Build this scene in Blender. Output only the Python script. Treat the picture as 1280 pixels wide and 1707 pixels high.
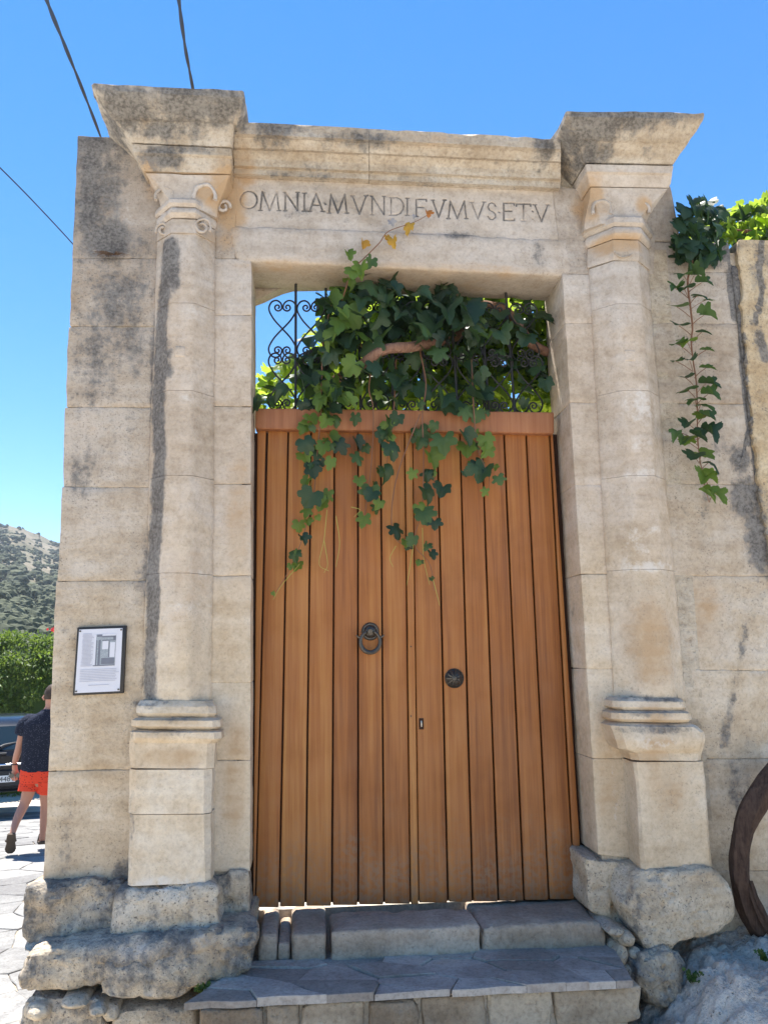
import bpy, bmesh, math, random
import numpy as np
from mathutils import Vector, Matrix

for o in list(bpy.data.objects):
    bpy.data.objects.remove(o)
SC = bpy.context.scene
COL = SC.collection
random.seed(7)
R = math.radians

# ------------------------------------------------------------------ camera
CAM = np.array([0.0, -4.0, 2.1])
F, PW, PH = 1350.0, 1280.0, 1707.0
PSI, TH, RO = R(5.72), R(10.03), R(-0.80)
fw = np.array([math.sin(PSI)*math.cos(TH), math.cos(PSI)*math.cos(TH), math.sin(TH)])
rt0 = np.array([math.cos(PSI), -math.sin(PSI), 0.0])
up0 = np.cross(rt0, fw)
rt = math.cos(RO)*rt0+math.sin(RO)*up0
up = -math.sin(RO)*rt0+math.cos(RO)*up0
cd = bpy.data.cameras.new('camera')
cam = bpy.data.objects.new('camera', cd)
COL.objects.link(cam)
cd.sensor_fit = 'HORIZONTAL'
cd.sensor_width = 36
cd.lens = 36*F/PW
cd.clip_end = 5000
cam.matrix_world = Matrix(((rt[0], up[0], -fw[0], CAM[0]), (rt[1], up[1], -fw[1], CAM[1]), (rt[2], up[2], -fw[2], CAM[2]), (0, 0, 0, 1)))
SC.camera = cam

# ------------------------------------------------------------------ light
SUN = Vector((-0.22, 0.44, 1.6)).normalized()
w = bpy.data.worlds.new('World')
SC.world = w
w.use_nodes = True
nt = w.node_tree
bgn = nt.nodes['Background']
sky = nt.nodes.new('ShaderNodeTexSky')
sky.sky_type = 'NISHITA'
sky.sun_disc = False
sky.sun_elevation = math.asin(SUN.z)
sky.sun_rotation = math.atan2(SUN.x, SUN.y)
sky.air_density = 1.0
sky.dust_density = 0.0
sky.ozone_density = 1.6
sky.altitude = 600
hs = nt.nodes.new('ShaderNodeHueSaturation')      # the deep clear blue of the day, the same all over the sky
hs.inputs['Saturation'].default_value = 1.32
nt.links.new(sky.outputs[0], hs.inputs['Color'])
nt.links.new(hs.outputs[0], bgn.inputs[0])
bgn.inputs[1].default_value = 0.098
ld = bpy.data.lights.new('sun', 'SUN')
ld.energy = 5.0
ld.angle = R(0.53)
ld.color = (1, .95, .87)
sun = bpy.data.objects.new('sun', ld)
COL.objects.link(sun)
sun.rotation_euler = (-SUN).to_track_quat('-Z', 'Y').to_euler()
SC.view_settings.view_transform = 'Standard'
SC.view_settings.look = 'None'
SC.view_settings.gamma = 1
SC.view_settings.exposure = 1.36
SC.cycles.max_bounces = 7
SC.cycles.diffuse_bounces = 4
SC.cycles.glossy_bounces = 2
SC.cycles.transmission_bounces = 3
SC.cycles.caustics_reflective = False
SC.cycles.caustics_refractive = False

# ------------------------------------------------------------------ pixel -> place helpers
def ray(px, py):
    return fw+rt*(px-PW/2)/F-up*(py-PH/2)/F
def P3(px, py, Y):
    d = ray(px, py)
    return CAM+d*((Y-CAM[1])/d[1])
def U(px, py, Y):
    p = P3(px, py, Y)
    return p[0], p[2]
def G(px, py, z=0.0):
    d = ray(px, py)
    return CAM+d*((z-CAM[2])/d[2])
def PXM(Y=0.0, px=640, py=853):   # metres per photo pixel at depth Y
    d = ray(px, py)
    return ((Y-CAM[1])/d[1])*np.dot(d, fw)/F

# ------------------------------------------------------------------ objects
def link(name, me, parent=None, mat=None):
    o = bpy.data.objects.new(name, me)
    COL.objects.link(o)
    if parent is not None:
        o.parent = parent
    if mat is not None and me is not None:
        me.materials.append(mat)
    return o
def tag(o, label=None, cat=None, group=None, kind=None):
    if label: o['label'] = label
    if cat: o['category'] = cat
    if group: o['group'] = group
    if kind: o['kind'] = kind
    return o
def empty(name, label, cat, group=None, loc=(0, 0, 0)):
    o = bpy.data.objects.new(name, None)
    COL.objects.link(o)
    o.location = loc
    o.empty_display_size = .1
    return tag(o, label, cat, group)
def inv(o):
    # keep world-space mesh coordinates under a moved Empty
    o.matrix_parent_inverse = Matrix.Translation(-Vector(o.parent.location))
    return o

# ------------------------------------------------------------------ numpy noise
def _h(i, j, k, s):
    n = (i*374761393+j*668265263+k*2147483647+s*1274126177) & 0xffffffff
    n = ((n ^ (n >> 13))*1274126177) & 0xffffffff
    n = ((n ^ (n >> 16))*2246822519) & 0xffffffff
    return ((n ^ (n >> 15)) & 0xffffff)/16777215.0
def vnoise(P, s=0):
    I = np.floor(P).astype(np.int64)
    f = P-I
    f = f*f*(3-2*f)
    r = 0
    for a in (0, 1):
        wx = f[:, 0] if a else 1-f[:, 0]
        for b in (0, 1):
            wy = f[:, 1] if b else 1-f[:, 1]
            for c in (0, 1):
                wz = f[:, 2] if c else 1-f[:, 2]
                r = r+wx*wy*wz*_h(I[:, 0]+a, I[:, 1]+b, I[:, 2]+c, s)
    return r*2-1
def fbm(P, freq, oct=4, s=0, gain=.5):
    a, t, r = 1.0, 0.0, 0
    for o in range(oct):
        r = r+a*vnoise(P*freq+17.3*o, s+o)
        t += a
        a *= gain
        freq *= 2.03
    return r/t

# ------------------------------------------------------------------ stains (shape of their own, in wall metres)
ST = {'dark': [], 'warm': [], 'pale': []}
def ydef(x, y):
    # which projecting member of the gateway a mark sits on
    if y < 240 and 150 < x < 420 or y < 272 and 930 < x < 1178: return -.27
    if 240 <= y < 290 and 215 < x < 398 or 270 <= y < 312 and 960 < x < 1126: return -.155
    if 400 < x < 930 and y < 262: return -.13
    if 290 <= y < 1165 and (240 < x < 360 or 978 < x < 1140): return -.09
    if 1165 <= y < 1478 and (208 < x < 372 or 1018 < x < 1195): return -.15
    if y >= 1478: return -.22
    return 0.0
def stroke(kind, pts, rad, s, Y=None):
    q = [U(a, b, ydef(a, b) if Y is None else Y) for a, b in pts]
    ST[kind].append((np.array(q), rad*PXM(0), s))
def blob(kind, x, y, rx, ry, s, Y=None):
    c = U(x, y, ydef(x, y) if Y is None else Y)
    ST[kind].append((np.array([c]), (rx*PXM(0), ry*PXM(0)), s))
def stains(V, kind):
    out = np.zeros(len(V))
    X, Z = V[:, 0], V[:, 2]
    for q, r, s in ST[kind]:
        if len(q) == 1:
            d = np.sqrt(((X-q[0, 0])/r[0])**2+((Z-q[0, 1])/r[1])**2)
        else:
            d = np.full(len(V), 9.0)
            for a, b in zip(q[:-1], q[1:]):
                ab = b-a
                t = np.clip(((X-a[0])*ab[0]+(Z-a[1])*ab[1])/max(1e-9, ab@ab), 0, 1)
                d = np.minimum(d, np.hypot(X-a[0]-t*ab[0], Z-a[1]-t*ab[1])/r)
        out = np.maximum(out, s*(1.16 if kind == 'dark' else 1.0)*np.clip(1.5-d, 0, 1))
    return out

def vnormals(V, Fq):
    n = np.zeros_like(V)
    a, b, c, d = (V[Fq[:, i]] for i in range(4))
    fn = np.cross(c-a, d-b)
    for i in range(4):
        np.add.at(n, Fq[:, i], fn)
    return n/np.maximum(1e-9, np.linalg.norm(n, axis=1))[:, None]
def mesh_q(name, V, faces, attrs=None, smooth=35):
    me = bpy.data.meshes.new(name)
    me.from_pydata(V.tolist() if hasattr(V, 'tolist') else V, [], faces.tolist() if hasattr(faces, 'tolist') else faces)
    for k, a in (attrs or {}).items():
        at = me.attributes.new(k, 'FLOAT', 'POINT')
        at.data.foreach_set('value', np.asarray(a, dtype=np.float32))
    if smooth:
        me.polygons.foreach_set('use_smooth', np.ones(len(me.polygons), dtype=bool))
        me.set_sharp_from_angle(angle=R(smooth))
    me.update()
    return me
def stone_attrs(V, dk=0.0):
    return {'dark': stains(V, 'dark')+dk, 'warm': stains(V, 'warm'), 'pale': stains(V, 'pale')}
def orient(V, Fq):
    a, b, c, d = (V[Fq[:, i]] for i in range(4))
    o = V.mean(0)
    vol = np.einsum('ij,ij->', a-o, np.cross(b-o, c-o))+np.einsum('ij,ij->', a-o, np.cross(c-o, d-o))
    return Fq if vol > 0 else Fq[:, ::-1]
def rough(V, Fq, amp, seed, freq=14.0, amp2=0.0, freq2=4.0):
    n = vnormals(V, Fq)
    d = amp*fbm(V, freq, 4, seed)
    if amp2:
        d = d+amp2*fbm(V, freq2, 3, seed+9)
    return V+n*d[:, None]
def spaced(L, res, r):
    n = max(1, int(round((L-2*r)/res)))
    m = np.linspace(r, L-r, n+1)
    return np.concatenate(([0, .35*r], m, [L-.35*r, L]))

def block(name, parent, quad, yf, yb, mat, r=.005, amp=.0025, res=.03, seed=0, gap=.0012, amp2=.003, dk=0.0, er=1.6, yoff=0.0):
    """A dressed stone: front corners TL,TR,BR,BL (x,z), eroded arrises, uneven face."""
    Q = np.array(quad, float)
    c = Q.mean(0)
    lu = (np.linalg.norm(Q[1]-Q[0])+np.linalg.norm(Q[2]-Q[3]))/2
    lv = (np.linalg.norm(Q[3]-Q[0])+np.linalg.norm(Q[2]-Q[1]))/2
    Q = c+(Q-c)*np.array([1-2*gap/max(lu, .01), 1-2*gap/max(lv, .01)])
    yf += yoff
    lw = yb-yf
    us, vs, ws = spaced(lu, res, r), spaced(lv, res, r), spaced(lw, max(res, lw/4), r)
    nu, nv, nw = len(us), len(vs), len(ws)
    idx = lambda i, j, k: (i*nv+j)*nw+k
    fs = []
    def face(a, b, fn, flip):
        A, B = np.meshgrid(np.arange(a-1), np.arange(b-1), indexing='ij')
        A, B = A.ravel(), B.ravel()
        f = np.stack([fn(A, B), fn(A+1, B), fn(A+1, B+1), fn(A, B+1)], 1)
        fs.append(f[:, ::-1] if flip else f)
    face(nu, nv, lambda a, b: idx(a, b, 0), True)
    face(nu, nv, lambda a, b: idx(a, b, nw-1), False)
    face(nu, nw, lambda a, b: idx(a, 0, b), False)
    face(nu, nw, lambda a, b: idx(a, nv-1, b), True)
    face(nv, nw, lambda a, b: idx(0, a, b), True)
    face(nv, nw, lambda a, b: idx(nu-1, a, b), False)
    Fq = np.concatenate(fs)
    ids, invx = np.unique(Fq.ravel(), return_inverse=True)
    Fq = invx.reshape(-1, 4)
    k = ids % nw
    j = (ids//nw) % nv
    i = ids//(nw*nv)
    p = np.stack([us[i], vs[j], ws[k]], 1)
    L = np.array([lu, lv, lw])
    off = np.array([c[0], c[1], seed*.37])
    nz = fbm(p+off, 9, 3, seed)
    rv = np.clip(r*(1+er*np.maximum(0, nz*2)), .002, L.min()*.45)[:, None]
    q = np.clip(p, rv, L-rv)
    dv = p-q
    ln = np.maximum(1e-6, np.linalg.norm(dv, axis=1))[:, None]
    p = q+dv/ln*np.minimum(rv, ln)
    u, v = (p[:, 0]/lu)[:, None], (p[:, 1]/lv)[:, None]
    xz = (Q[0]*(1-u)+Q[1]*u)*(1-v)+(Q[3]*(1-u)+Q[2]*u)*v
    V = np.stack([xz[:, 0], yf+p[:, 2], xz[:, 1]], 1)
    Fq = orient(V, Fq)
    V = rough(V, Fq, amp, seed, 16, amp2, 3.5)
    me = mesh_q(name, V, Fq, stone_attrs(V, dk))
    return link(name, me, parent, mat)
def blockpx(name, parent, q, yf, yb, mat, **k):
    return block(name, parent, [U(a, b, yf) for a, b in q], yf, yb, mat, **k)

def loft(name, parent, rows, mat, res=.03, amp=.003, seed=0, amp2=.004, dk=0.0, rowres=.03, chip=.0, smooth=32):
    """rows top->bottom: dict(xL,xR,zL,zR,yF,yB,cx,cy); a body with a three-sided (or half-octagon) plan."""
    keys = ('xL', 'xR', 'zL', 'zR', 'yF', 'yB', 'cx', 'cy')
    A = np.array([[r[k] for k in keys] for r in rows], float)
    out = [A[0]]
    for a, b in zip(A[:-1], A[1:]):
        n = max(1, int(math.ceil(max(abs(a[2]-b[2]), abs(a[4]-b[4]), abs(a[0]-b[0]))/rowres)))
        for t in range(1, n+1):
            out.append(a+(b-a)*t/n)
    A = np.array(out)
    def ring(r):
        xL, xR, zL, zR, yF, yB, cx, cy = r
        return [(xL, yB), (xL, yF+cy), (xL+cx, yF), (xR-cx, yF), (xR, yF+cy), (xR, yB)]
    R0 = np.array(ring(A.mean(0)))
    segs = [max(1, int(math.ceil(np.linalg.norm(R0[(i+1) % 6]-R0[i])/res))) for i in range(6)]
    segs[5] = 1
    V = []
    for r in A:
        rg = ring(r)
        for i in range(6):
            a, b = np.array(rg[i]), np.array(rg[(i+1) % 6])
            for t in range(segs[i]):
                p = a+(b-a)*t/segs[i]
                s = (p[0]-r[0])/max(1e-6, r[1]-r[0])
                V.append((p[0], p[1], r[2]*(1-s)+r[3]*s))
    V = np.array(V)
    m = sum(segs)
    n = len(A)
    I, J = np.meshgrid(np.arange(n-1), np.arange(m), indexing='ij')
    I, J = I.ravel(), J.ravel()
    Fq = np.stack([I*m+J, (I+1)*m+J, (I+1)*m+(J+1) % m, I*m+(J+1) % m], 1)
    V = rough(V, Fq, amp, seed, 16, amp2, 3.5)
    if chip:
        # knock the arrises and the upper rim about
        e = np.maximum(0, fbm(V, 7, 3, seed+31)-.1)
        top = np.zeros(n*m)
        top[:m*2] = 1
        V[:, 2] -= top*e*chip
    faces = Fq.tolist()+[list(range(m)), list(range((n-1)*m, n*m))[::-1]]
    me = mesh_q(name, V, faces, stone_attrs(V, dk), smooth)
    return link(name, me, parent, mat)
def row(xl, xr, yl, yr, Y, cx=.004, cy=.004, yB=.06, Ys=None):
    """row from photo pixels of the left and right front arris at depth Y (Ys: depth at the side edges)"""
    a, b = U(xl, yl, Y if Ys is None else Ys), U(xr, yr, Y if Ys is None else Ys)
    return dict(xL=a[0], xR=b[0], zL=a[1], zR=b[1], yF=Y, yB=yB, cx=cx, cy=cy)

def boulder(name, parent, poly, yf, yb, mat, seed=0, amp=.02, dk=.0, bulge=.014, n=110, Y0=None, soft=.07):
    pts = np.array([U(a, b, yf if Y0 is None else Y0) for a, b in poly])
    c = pts.mean(0)
    d = np.linalg.norm(np.roll(pts, -1, 0)-pts, axis=1)
    s = np.concatenate(([0], np.cumsum(d)))
    tt = np.linspace(0, s[-1], n, endpoint=False)
    cl = np.vstack([pts, pts[:1]])
    ox = np.stack([np.interp(tt, s, cl[:, 0]), np.interp(tt, s, cl[:, 1])], 1)
    ox = c+(ox-c)*1.035
    for _ in range(1):
        ox = .5*ox+.25*(np.roll(ox, 1, 0)+np.roll(ox, -1, 0))
    D = yb-yf
    key = [(.9, yb), (1.0, yb-.2*D), (1.02, yf+.45*D), (1.02, yf+soft*.9), (.985, yf+soft*.5), (.93, yf+soft*.22), (.85, yf+soft*.08), (.74, yf), (.62, yf-bulge*.3), (.48, yf-bulge*.6), (.34, yf-bulge*.8), (.2, yf-bulge*.9), (.05, yf-bulge)]
    ka = np.array(key)
    kt = np.arange(len(key))
    tt2 = np.concatenate([[0, 1], np.linspace(2, len(key)-1, 30 if n > 60 else 14)])
    rings = list(zip(np.interp(tt2, kt, ka[:, 0]), np.interp(tt2, kt, ka[:, 1])))
    V = np.concatenate([np.stack([c[0]+(ox[:, 0]-c[0])*k, np.full(n, y), c[1]+(ox[:, 1]-c[1])*k], 1) for k, y in rings])
    m = len(rings)
    I, J = np.meshgrid(np.arange(m-1), np.arange(n), indexing='ij')
    I, J = I.ravel(), J.ravel()
    Fq = np.stack([I*n+J, I*n+(J+1) % n, (I+1)*n+(J+1) % n, (I+1)*n+J], 1)
    area = 0.5*np.sum(ox[:, 0]*np.roll(ox[:, 1], -1)-ox[:, 1]*np.roll(ox[:, 0], -1))
    if area > 0:
        pass
    else:
        Fq = Fq[:, ::-1]
    rc = np.random.RandomState(seed+77)
    c3 = V.mean(0)
    for _ in range(14):
        nn = np.array([rc.normal(), -abs(rc.normal())*.9, rc.normal()])
        nn /= np.linalg.norm(nn)
        sv = (V-c3)@nn
        ex = np.maximum(0, sv-np.quantile(sv, rc.uniform(.955, .997)))
        V = V-nn*(ex*.9)[:, None]
    nrm = vnormals(V, Fq)
    hh = fbm(V, 5.5, 5, seed, .6)-.9*np.maximum(0, .22-np.abs(fbm(V, 4.0, 4, seed+40)))
    pits = -np.maximum(0, fbm(V, 22, 3, seed+5, .6)-.18)*amp*1.8
    ledge = .5*np.sin(V[:, 2]*48+4*fbm(V, 4, 3, seed+8))*np.clip(fbm(V, 3, 2, seed+11)+.3, 0, 1)
    V = V+nrm*(amp*hh*.5+pits+amp*.45*fbm(V, 34, 3, seed+3, .6)+amp*.45*ledge)[:, None]
    faces = Fq.tolist()+[list(range((m-1)*n, m*n)) if area > 0 else list(range((m-1)*n, m*n))[::-1], list(range(n))[::-1] if area > 0 else list(range(n))]
    upz = np.clip(nrm[:, 2], 0, 1)
    at = stone_attrs(V, dk)
    me = mesh_q(name, V, faces, at, 32)
    return link(name, me, parent, mat)

def tube_geo(pts, rad, n=6, close=True):
    pts = [Vector(p) for p in pts]
    V, Fs = [], []
    prev = None
    for i, p in enumerate(pts):
        t = (pts[min(i+1, len(pts)-1)]-pts[max(i-1, 0)])
        if t.length < 1e-9: t = Vector((0, 0, 1))
        t.normalize()
        if prev is None:
            a = t.orthogonal().normalized()
        else:
            a = (prev-t*prev.dot(t))
            a = a.normalized() if a.length > 1e-6 else t.orthogonal().normalized()
        prev = a
        b = t.cross(a)
        r = rad[i] if hasattr(rad, '__len__') else rad
        for k in range(n):
            an = 2*math.pi*k/n
            V.append(tuple(p+(a*math.cos(an)+b*math.sin(an))*r))
    for i in range(len(pts)-1):
        for k in range(n):
            Fs.append((i*n+k, i*n+(k+1) % n, (i+1)*n+(k+1) % n, (i+1)*n+k))
    if close:
        Fs.append(tuple(range(n))[::-1])
        Fs.append(tuple(range((len(pts)-1)*n, len(pts)*n)))
    return V, Fs
class MB:
    def __init__(s): s.V, s.F = [], []
    def add(s, g):
        o = len(s.V)
        s.V += [tuple(v) for v in g[0]]
        s.F += [tuple(i+o for i in f) for f in g[1]]
        return s
    def tube(s, pts, rad, n=6, close=True): return s.add(tube_geo(pts, rad, n, close))
    def box(s, a, b):
        x0, y0, z0 = a
        x1, y1, z1 = b
        return s.add(([(x0, y0, z0), (x1, y0, z0), (x1, y1, z0), (x0, y1, z0), (x0, y0, z1), (x1, y0, z1), (x1, y1, z1), (x0, y1, z1)],
                      [(0, 3, 2, 1), (4, 5, 6, 7), (0, 1, 5, 4), (1, 2, 6, 5), (2, 3, 7, 6), (3, 0, 4, 7)]))
    def build(s, name, mat, parent=None, smooth=40):
        me = mesh_q(name, s.V, s.F, None, smooth)
        return link(name, me, parent, mat)
def spline(pts, n=8):
    P = [Vector(p) for p in pts]
    P = [P[0]*2-P[1]]+P+[P[-1]*2-P[-2]]
    o = []
    for i in range(1, len(P)-2):
        a, b, c, d = P[i-1:i+3]
        for k in range(n):
            t = k/n
            o.append(.5*((2*b)+(c-a)*t+(2*a-5*b+4*c-d)*t*t+(3*b-a-3*c+d)*t**3))
    o.append(P[-2])
    return o

# ------------------------------------------------------------------ materials
class NT:
    def __init__(s, name):
        s.m = bpy.data.materials.new(name)
        s.m.use_nodes = True
        s.t = s.m.node_tree
        s.b = s.t.nodes['Principled BSDF']
        s.out = s.t.nodes['Material Output']
        s.geo = s.t.nodes.new('ShaderNodeNewGeometry')
        s.pos = s.geo.outputs['Position']
    def new(s, t): return s.t.nodes.new(t)
    def put(s, sock, v):
        if hasattr(v, 'is_output'): s.t.links.new(v, sock)
        elif isinstance(v, (tuple, list)) and len(v) == 3 and sock.type == 'RGBA': sock.default_value = (*v, 1)
        else: sock.default_value = v
    def map(s, sc, vec=None, loc=(0, 0, 0)):
        n = s.new('ShaderNodeMapping')
        s.put(n.inputs[0], vec or s.pos)
        n.inputs['Scale'].default_value = sc
        n.inputs['Location'].default_value = loc
        return n.outputs[0]
    def noise(s, scale, det=4, vec=None, rough=.55, dist=0.0):
        n = s.new('ShaderNodeTexNoise')
        s.put(n.inputs['Vector'], vec or s.pos)
        n.inputs['Scale'].default_value = scale
        n.inputs['Detail'].default_value = det
        n.inputs['Roughness'].default_value = rough
        n.inputs['Distortion'].default_value = dist
        return n.outputs[0]
    def vor(s, scale, feat='F1', vec=None, out=0):
        n = s.new('ShaderNodeTexVoronoi')
        n.feature = feat
        s.put(n.inputs['Vector'], vec or s.pos)
        n.inputs['Scale'].default_value = scale
        return n.outputs[out]
    def math(s, op, a, b=0.0, c=0.0):
        n = s.new('ShaderNodeMath')
        n.operation = op
        for i, v in enumerate((a, b, c)): s.put(n.inputs[i], v)
        return n.outputs[0]
    def rng(s, v, a, b, c=0.0, d=1.0, smooth=True):
        n = s.new('ShaderNodeMapRange')
        n.interpolation_type = 'SMOOTHSTEP' if smooth else 'LINEAR'
        s.put(n.inputs[0], v)
        for i, x in enumerate((a, b, c, d)): s.put(n.inputs[i+1], x)
        return n.outputs[0]
    def mix(s, f, a, b, mode='MIX'):
        n = s.new('ShaderNodeMix')
        n.data_type = 'RGBA'
        n.blend_type = mode
        s.put(n.inputs[0], f)
        s.put(n.inputs[6], a)
        s.put(n.inputs[7], b)
        return n.outputs[2]
    def ramp(s, f, stops):
        n = s.new('ShaderNodeValToRGB')
        e = n.color_ramp.elements
        while len(e) < len(stops): e.new(.5)
        for el, (p, c) in zip(e, stops):
            el.position = p
            el.color = (*c, 1)
        s.put(n.inputs[0], f)
        return n.outputs[0]
    def attr(s, name):
        n = s.new('ShaderNodeAttribute')
        n.attribute_name = name
        return n.outputs['Fac']
    def bump(s, h, strength=.5, dist=.01, prev=None):
        n = s.new('ShaderNodeBump')
        n.inputs['Strength'].default_value = strength
        n.inputs['Distance'].default_value = dist
        s.put(n.inputs['Height'], h)
        if prev is not None: s.put(n.inputs['Normal'], prev)
        return n.outputs[0]
    def fin(s, col, rough=.9, bump=None, spec=.2, metal=0.0):
        s.put(s.b.inputs['Base Color'], col)
        s.put(s.b.inputs['Roughness'], rough)
        s.b.inputs['Specular IOR Level'].default_value = spec
        s.b.inputs['Metallic'].default_value = metal
        if bump is not None: s.put(s.b.inputs['Normal'], bump)
        return s.m

def stone(name, lo, mid, hi, lichen=.25, bumpk=.5, pits=.5, warmc=(.42, .27, .14), speck=.3, objvar=.12, base_dark=0.0, bd=.016, grain=1.0, low=None, top=None):
    n = NT(name)
    big = n.noise(1.3, 3)
    med = n.noise(7, 4, rough=.62)
    fine = n.noise(62, 3, rough=.65)
    nb = n.noise(24, 5, rough=.7)
    li = n.noise(4, 5, n.map((1, 1, .7), loc=(1, 8, 3)), rough=.72)
    strat = n.noise(2.0, 2, n.map((1, 1, 8)))
    streak = n.noise(1, 3, n.map((13, 13, 1.1)), .6)
    A = lambda *t: t[0] if len(t) == 1 else n.math('ADD', t[0], A(*t[1:]))
    X = lambda v, k: n.math('MULTIPLY', v, k)
    C = lambda v, k: n.math('MULTIPLY_ADD', v, k, -.5*k)
    oi = n.new('ShaderNodeObjectInfo')
    f = A(C(big, .9), C(med, .95), C(strat, .55), C(oi.outputs['Random'], objvar))
    col = n.ramp(A(f, .5), [(.22, lo), (.5, mid), (.76, hi)])
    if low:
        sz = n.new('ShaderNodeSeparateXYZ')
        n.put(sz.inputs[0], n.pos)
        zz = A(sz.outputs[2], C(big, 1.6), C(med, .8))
        col = n.mix(n.rng(zz, 1.7, 3.1, 1.0, 0.0), col, n.ramp(A(f, .5), [(.22, low[0]), (.5, low[1]), (.76, low[2])]))  # warmer, brighter towards the ground: bounce light painted in, besides cleaner ochre stone
        col = n.mix(n.rng(zz, 3.6, 4.4, 0.0, 1.0), col, n.ramp(A(f, .5), [(.22, top[0]), (.5, top[1]), (.76, top[2])]))  # greyer, darker top: weathering, with the weaker light up there painted in too
    col = n.mix(grain, col, n.ramp(fine, [(.28, (.74, .72, .70)), (.5, (1, 1, 1)), (.74, (1.12, 1.11, 1.08))]), 'MULTIPLY')
    col = n.mix(1, col, n.ramp(nb, [(.30, (.86, .84, .82)), (.5, (1, 1, 1)), (.68, (1.08, 1.08, 1.07))]), 'MULTIPLY')
    warm = n.rng(A(n.attr('warm'), C(med, 1.3), C(big, 1.6), C(strat, .8)), .22, .95)
    col = n.mix(X(warm, .8), col, warmc)
    pale = n.rng(A(X(n.attr('pale'), .8), C(nb, 1.6), C(med, .5)), .36, .78)
    col = n.mix(X(pale, .6), col, (.66, .625, .585))
    sp = n.rng(n.noise(95, 2, rough=.5), .60, .70)
    col = n.mix(n.math('MULTIPLY', n.math('MULTIPLY', sp, n.rng(A(li, X(n.attr('dark'), .3)), .45, .62)), speck), col, (.09, .08, .075))
    l2 = n.math('MULTIPLY', n.rng(li, .52, .68), n.rng(nb, .40, .60))
    col = n.mix(X(l2, lichen*.7), col, (.20, .19, .175))
    dk = n.mix(n.rng(A(fine, C(med, .6)), .3, .7), (.06, .06, .064), (.19, .183, .176))
    st = n.rng(A(n.attr('dark'), base_dark, C(li, 1.35), C(nb, 1.5), C(streak, .7), C(fine, .5)), .34, .92)
    col = n.mix(X(st, .85), col, dk)
    pit = n.rng(n.vor(30, vec=n.map((1, 1, 1.3))), .04, .20)
    pitd = n.math('SUBTRACT', 1, n.math('MULTIPLY', n.math('SUBTRACT', 1, pit), n.rng(med, .5, .6)))
    h = A(nb, X(fine, .45), X(pitd, pits))
    return n.fin(col, .95, n.bump(h, bumpk, bd), .1)

M = {}
HON_BOUNCE = ((.51, .395, .27), (.62, .51, .38), (.69, .605, .495))  # tone of the lower stone, warm ground bounce included in the colour
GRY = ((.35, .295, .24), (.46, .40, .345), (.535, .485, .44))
M['lime'] = stone('pale_limestone', (.40, .315, .235), (.51, .42, .335), (.585, .51, .44), .22, .36, .3, objvar=.09, grain=.55, low=HON_BOUNCE, top=GRY)
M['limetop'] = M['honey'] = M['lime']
M['ashlar'] = stone('weathered_ashlar', (.34, .27, .205), (.455, .38, .305), (.535, .47, .405), .5, .5, .5, speck=.55, objvar=.09, grain=.7, low=((.43, .33, .225), (.545, .445, .33), (.62, .54, .44)), top=((.29, .24, .195), (.39, .335, .285), (.47, .42, .375)))  # low ramp holds painted ground bounce as well as cleaner stone
M['honeywall'] = M['ashlar']
M['cornice'] = stone('weathered_cornice', (.32, .255, .185), (.44, .375, .30), (.54, .495, .435), .8, .75, .5, base_dark=.27)
M['rock'] = stone('rough_rock', (.40, .315, .22), (.55, .455, .34), (.66, .585, .48), .7, .7, .8, speck=.8, bd=.02, base_dark=.0)
M['mortar'] = stone('lime_mortar', (.34, .275, .20), (.45, .38, .295), (.53, .475, .40), .4, .8, .5)
M['plaster'] = stone('ochre_plaster', (.42, .31, .19), (.52, .41, .27), (.58, .49, .36), .5, .5, .3, speck=.7)
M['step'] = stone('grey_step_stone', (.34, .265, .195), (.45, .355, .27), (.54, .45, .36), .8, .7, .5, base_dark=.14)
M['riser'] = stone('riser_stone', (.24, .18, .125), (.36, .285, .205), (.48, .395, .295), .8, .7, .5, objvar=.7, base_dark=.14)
M['slate'] = stone('grey_slate', (.28, .24, .205), (.375, .325, .285), (.48, .425, .375), .3, .35, .2, speck=.25, objvar=.5)
M['paving'] = stone('street_flagstone', (.19, .185, .18), (.25, .245, .235), (.31, .30, .285), .15, .3, .2, objvar=.5)
M['ground'] = stone('dry_ground', (.46, .40, .32), (.56, .50, .41), (.62, .565, .48), .1, .6, .4)
M['outcrop'] = stone('grey_outcrop', (.50, .41, .33), (.66, .56, .465), (.75, .67, .58), .5, .85, .9, speck=.6, bd=.035, base_dark=.04)

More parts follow.
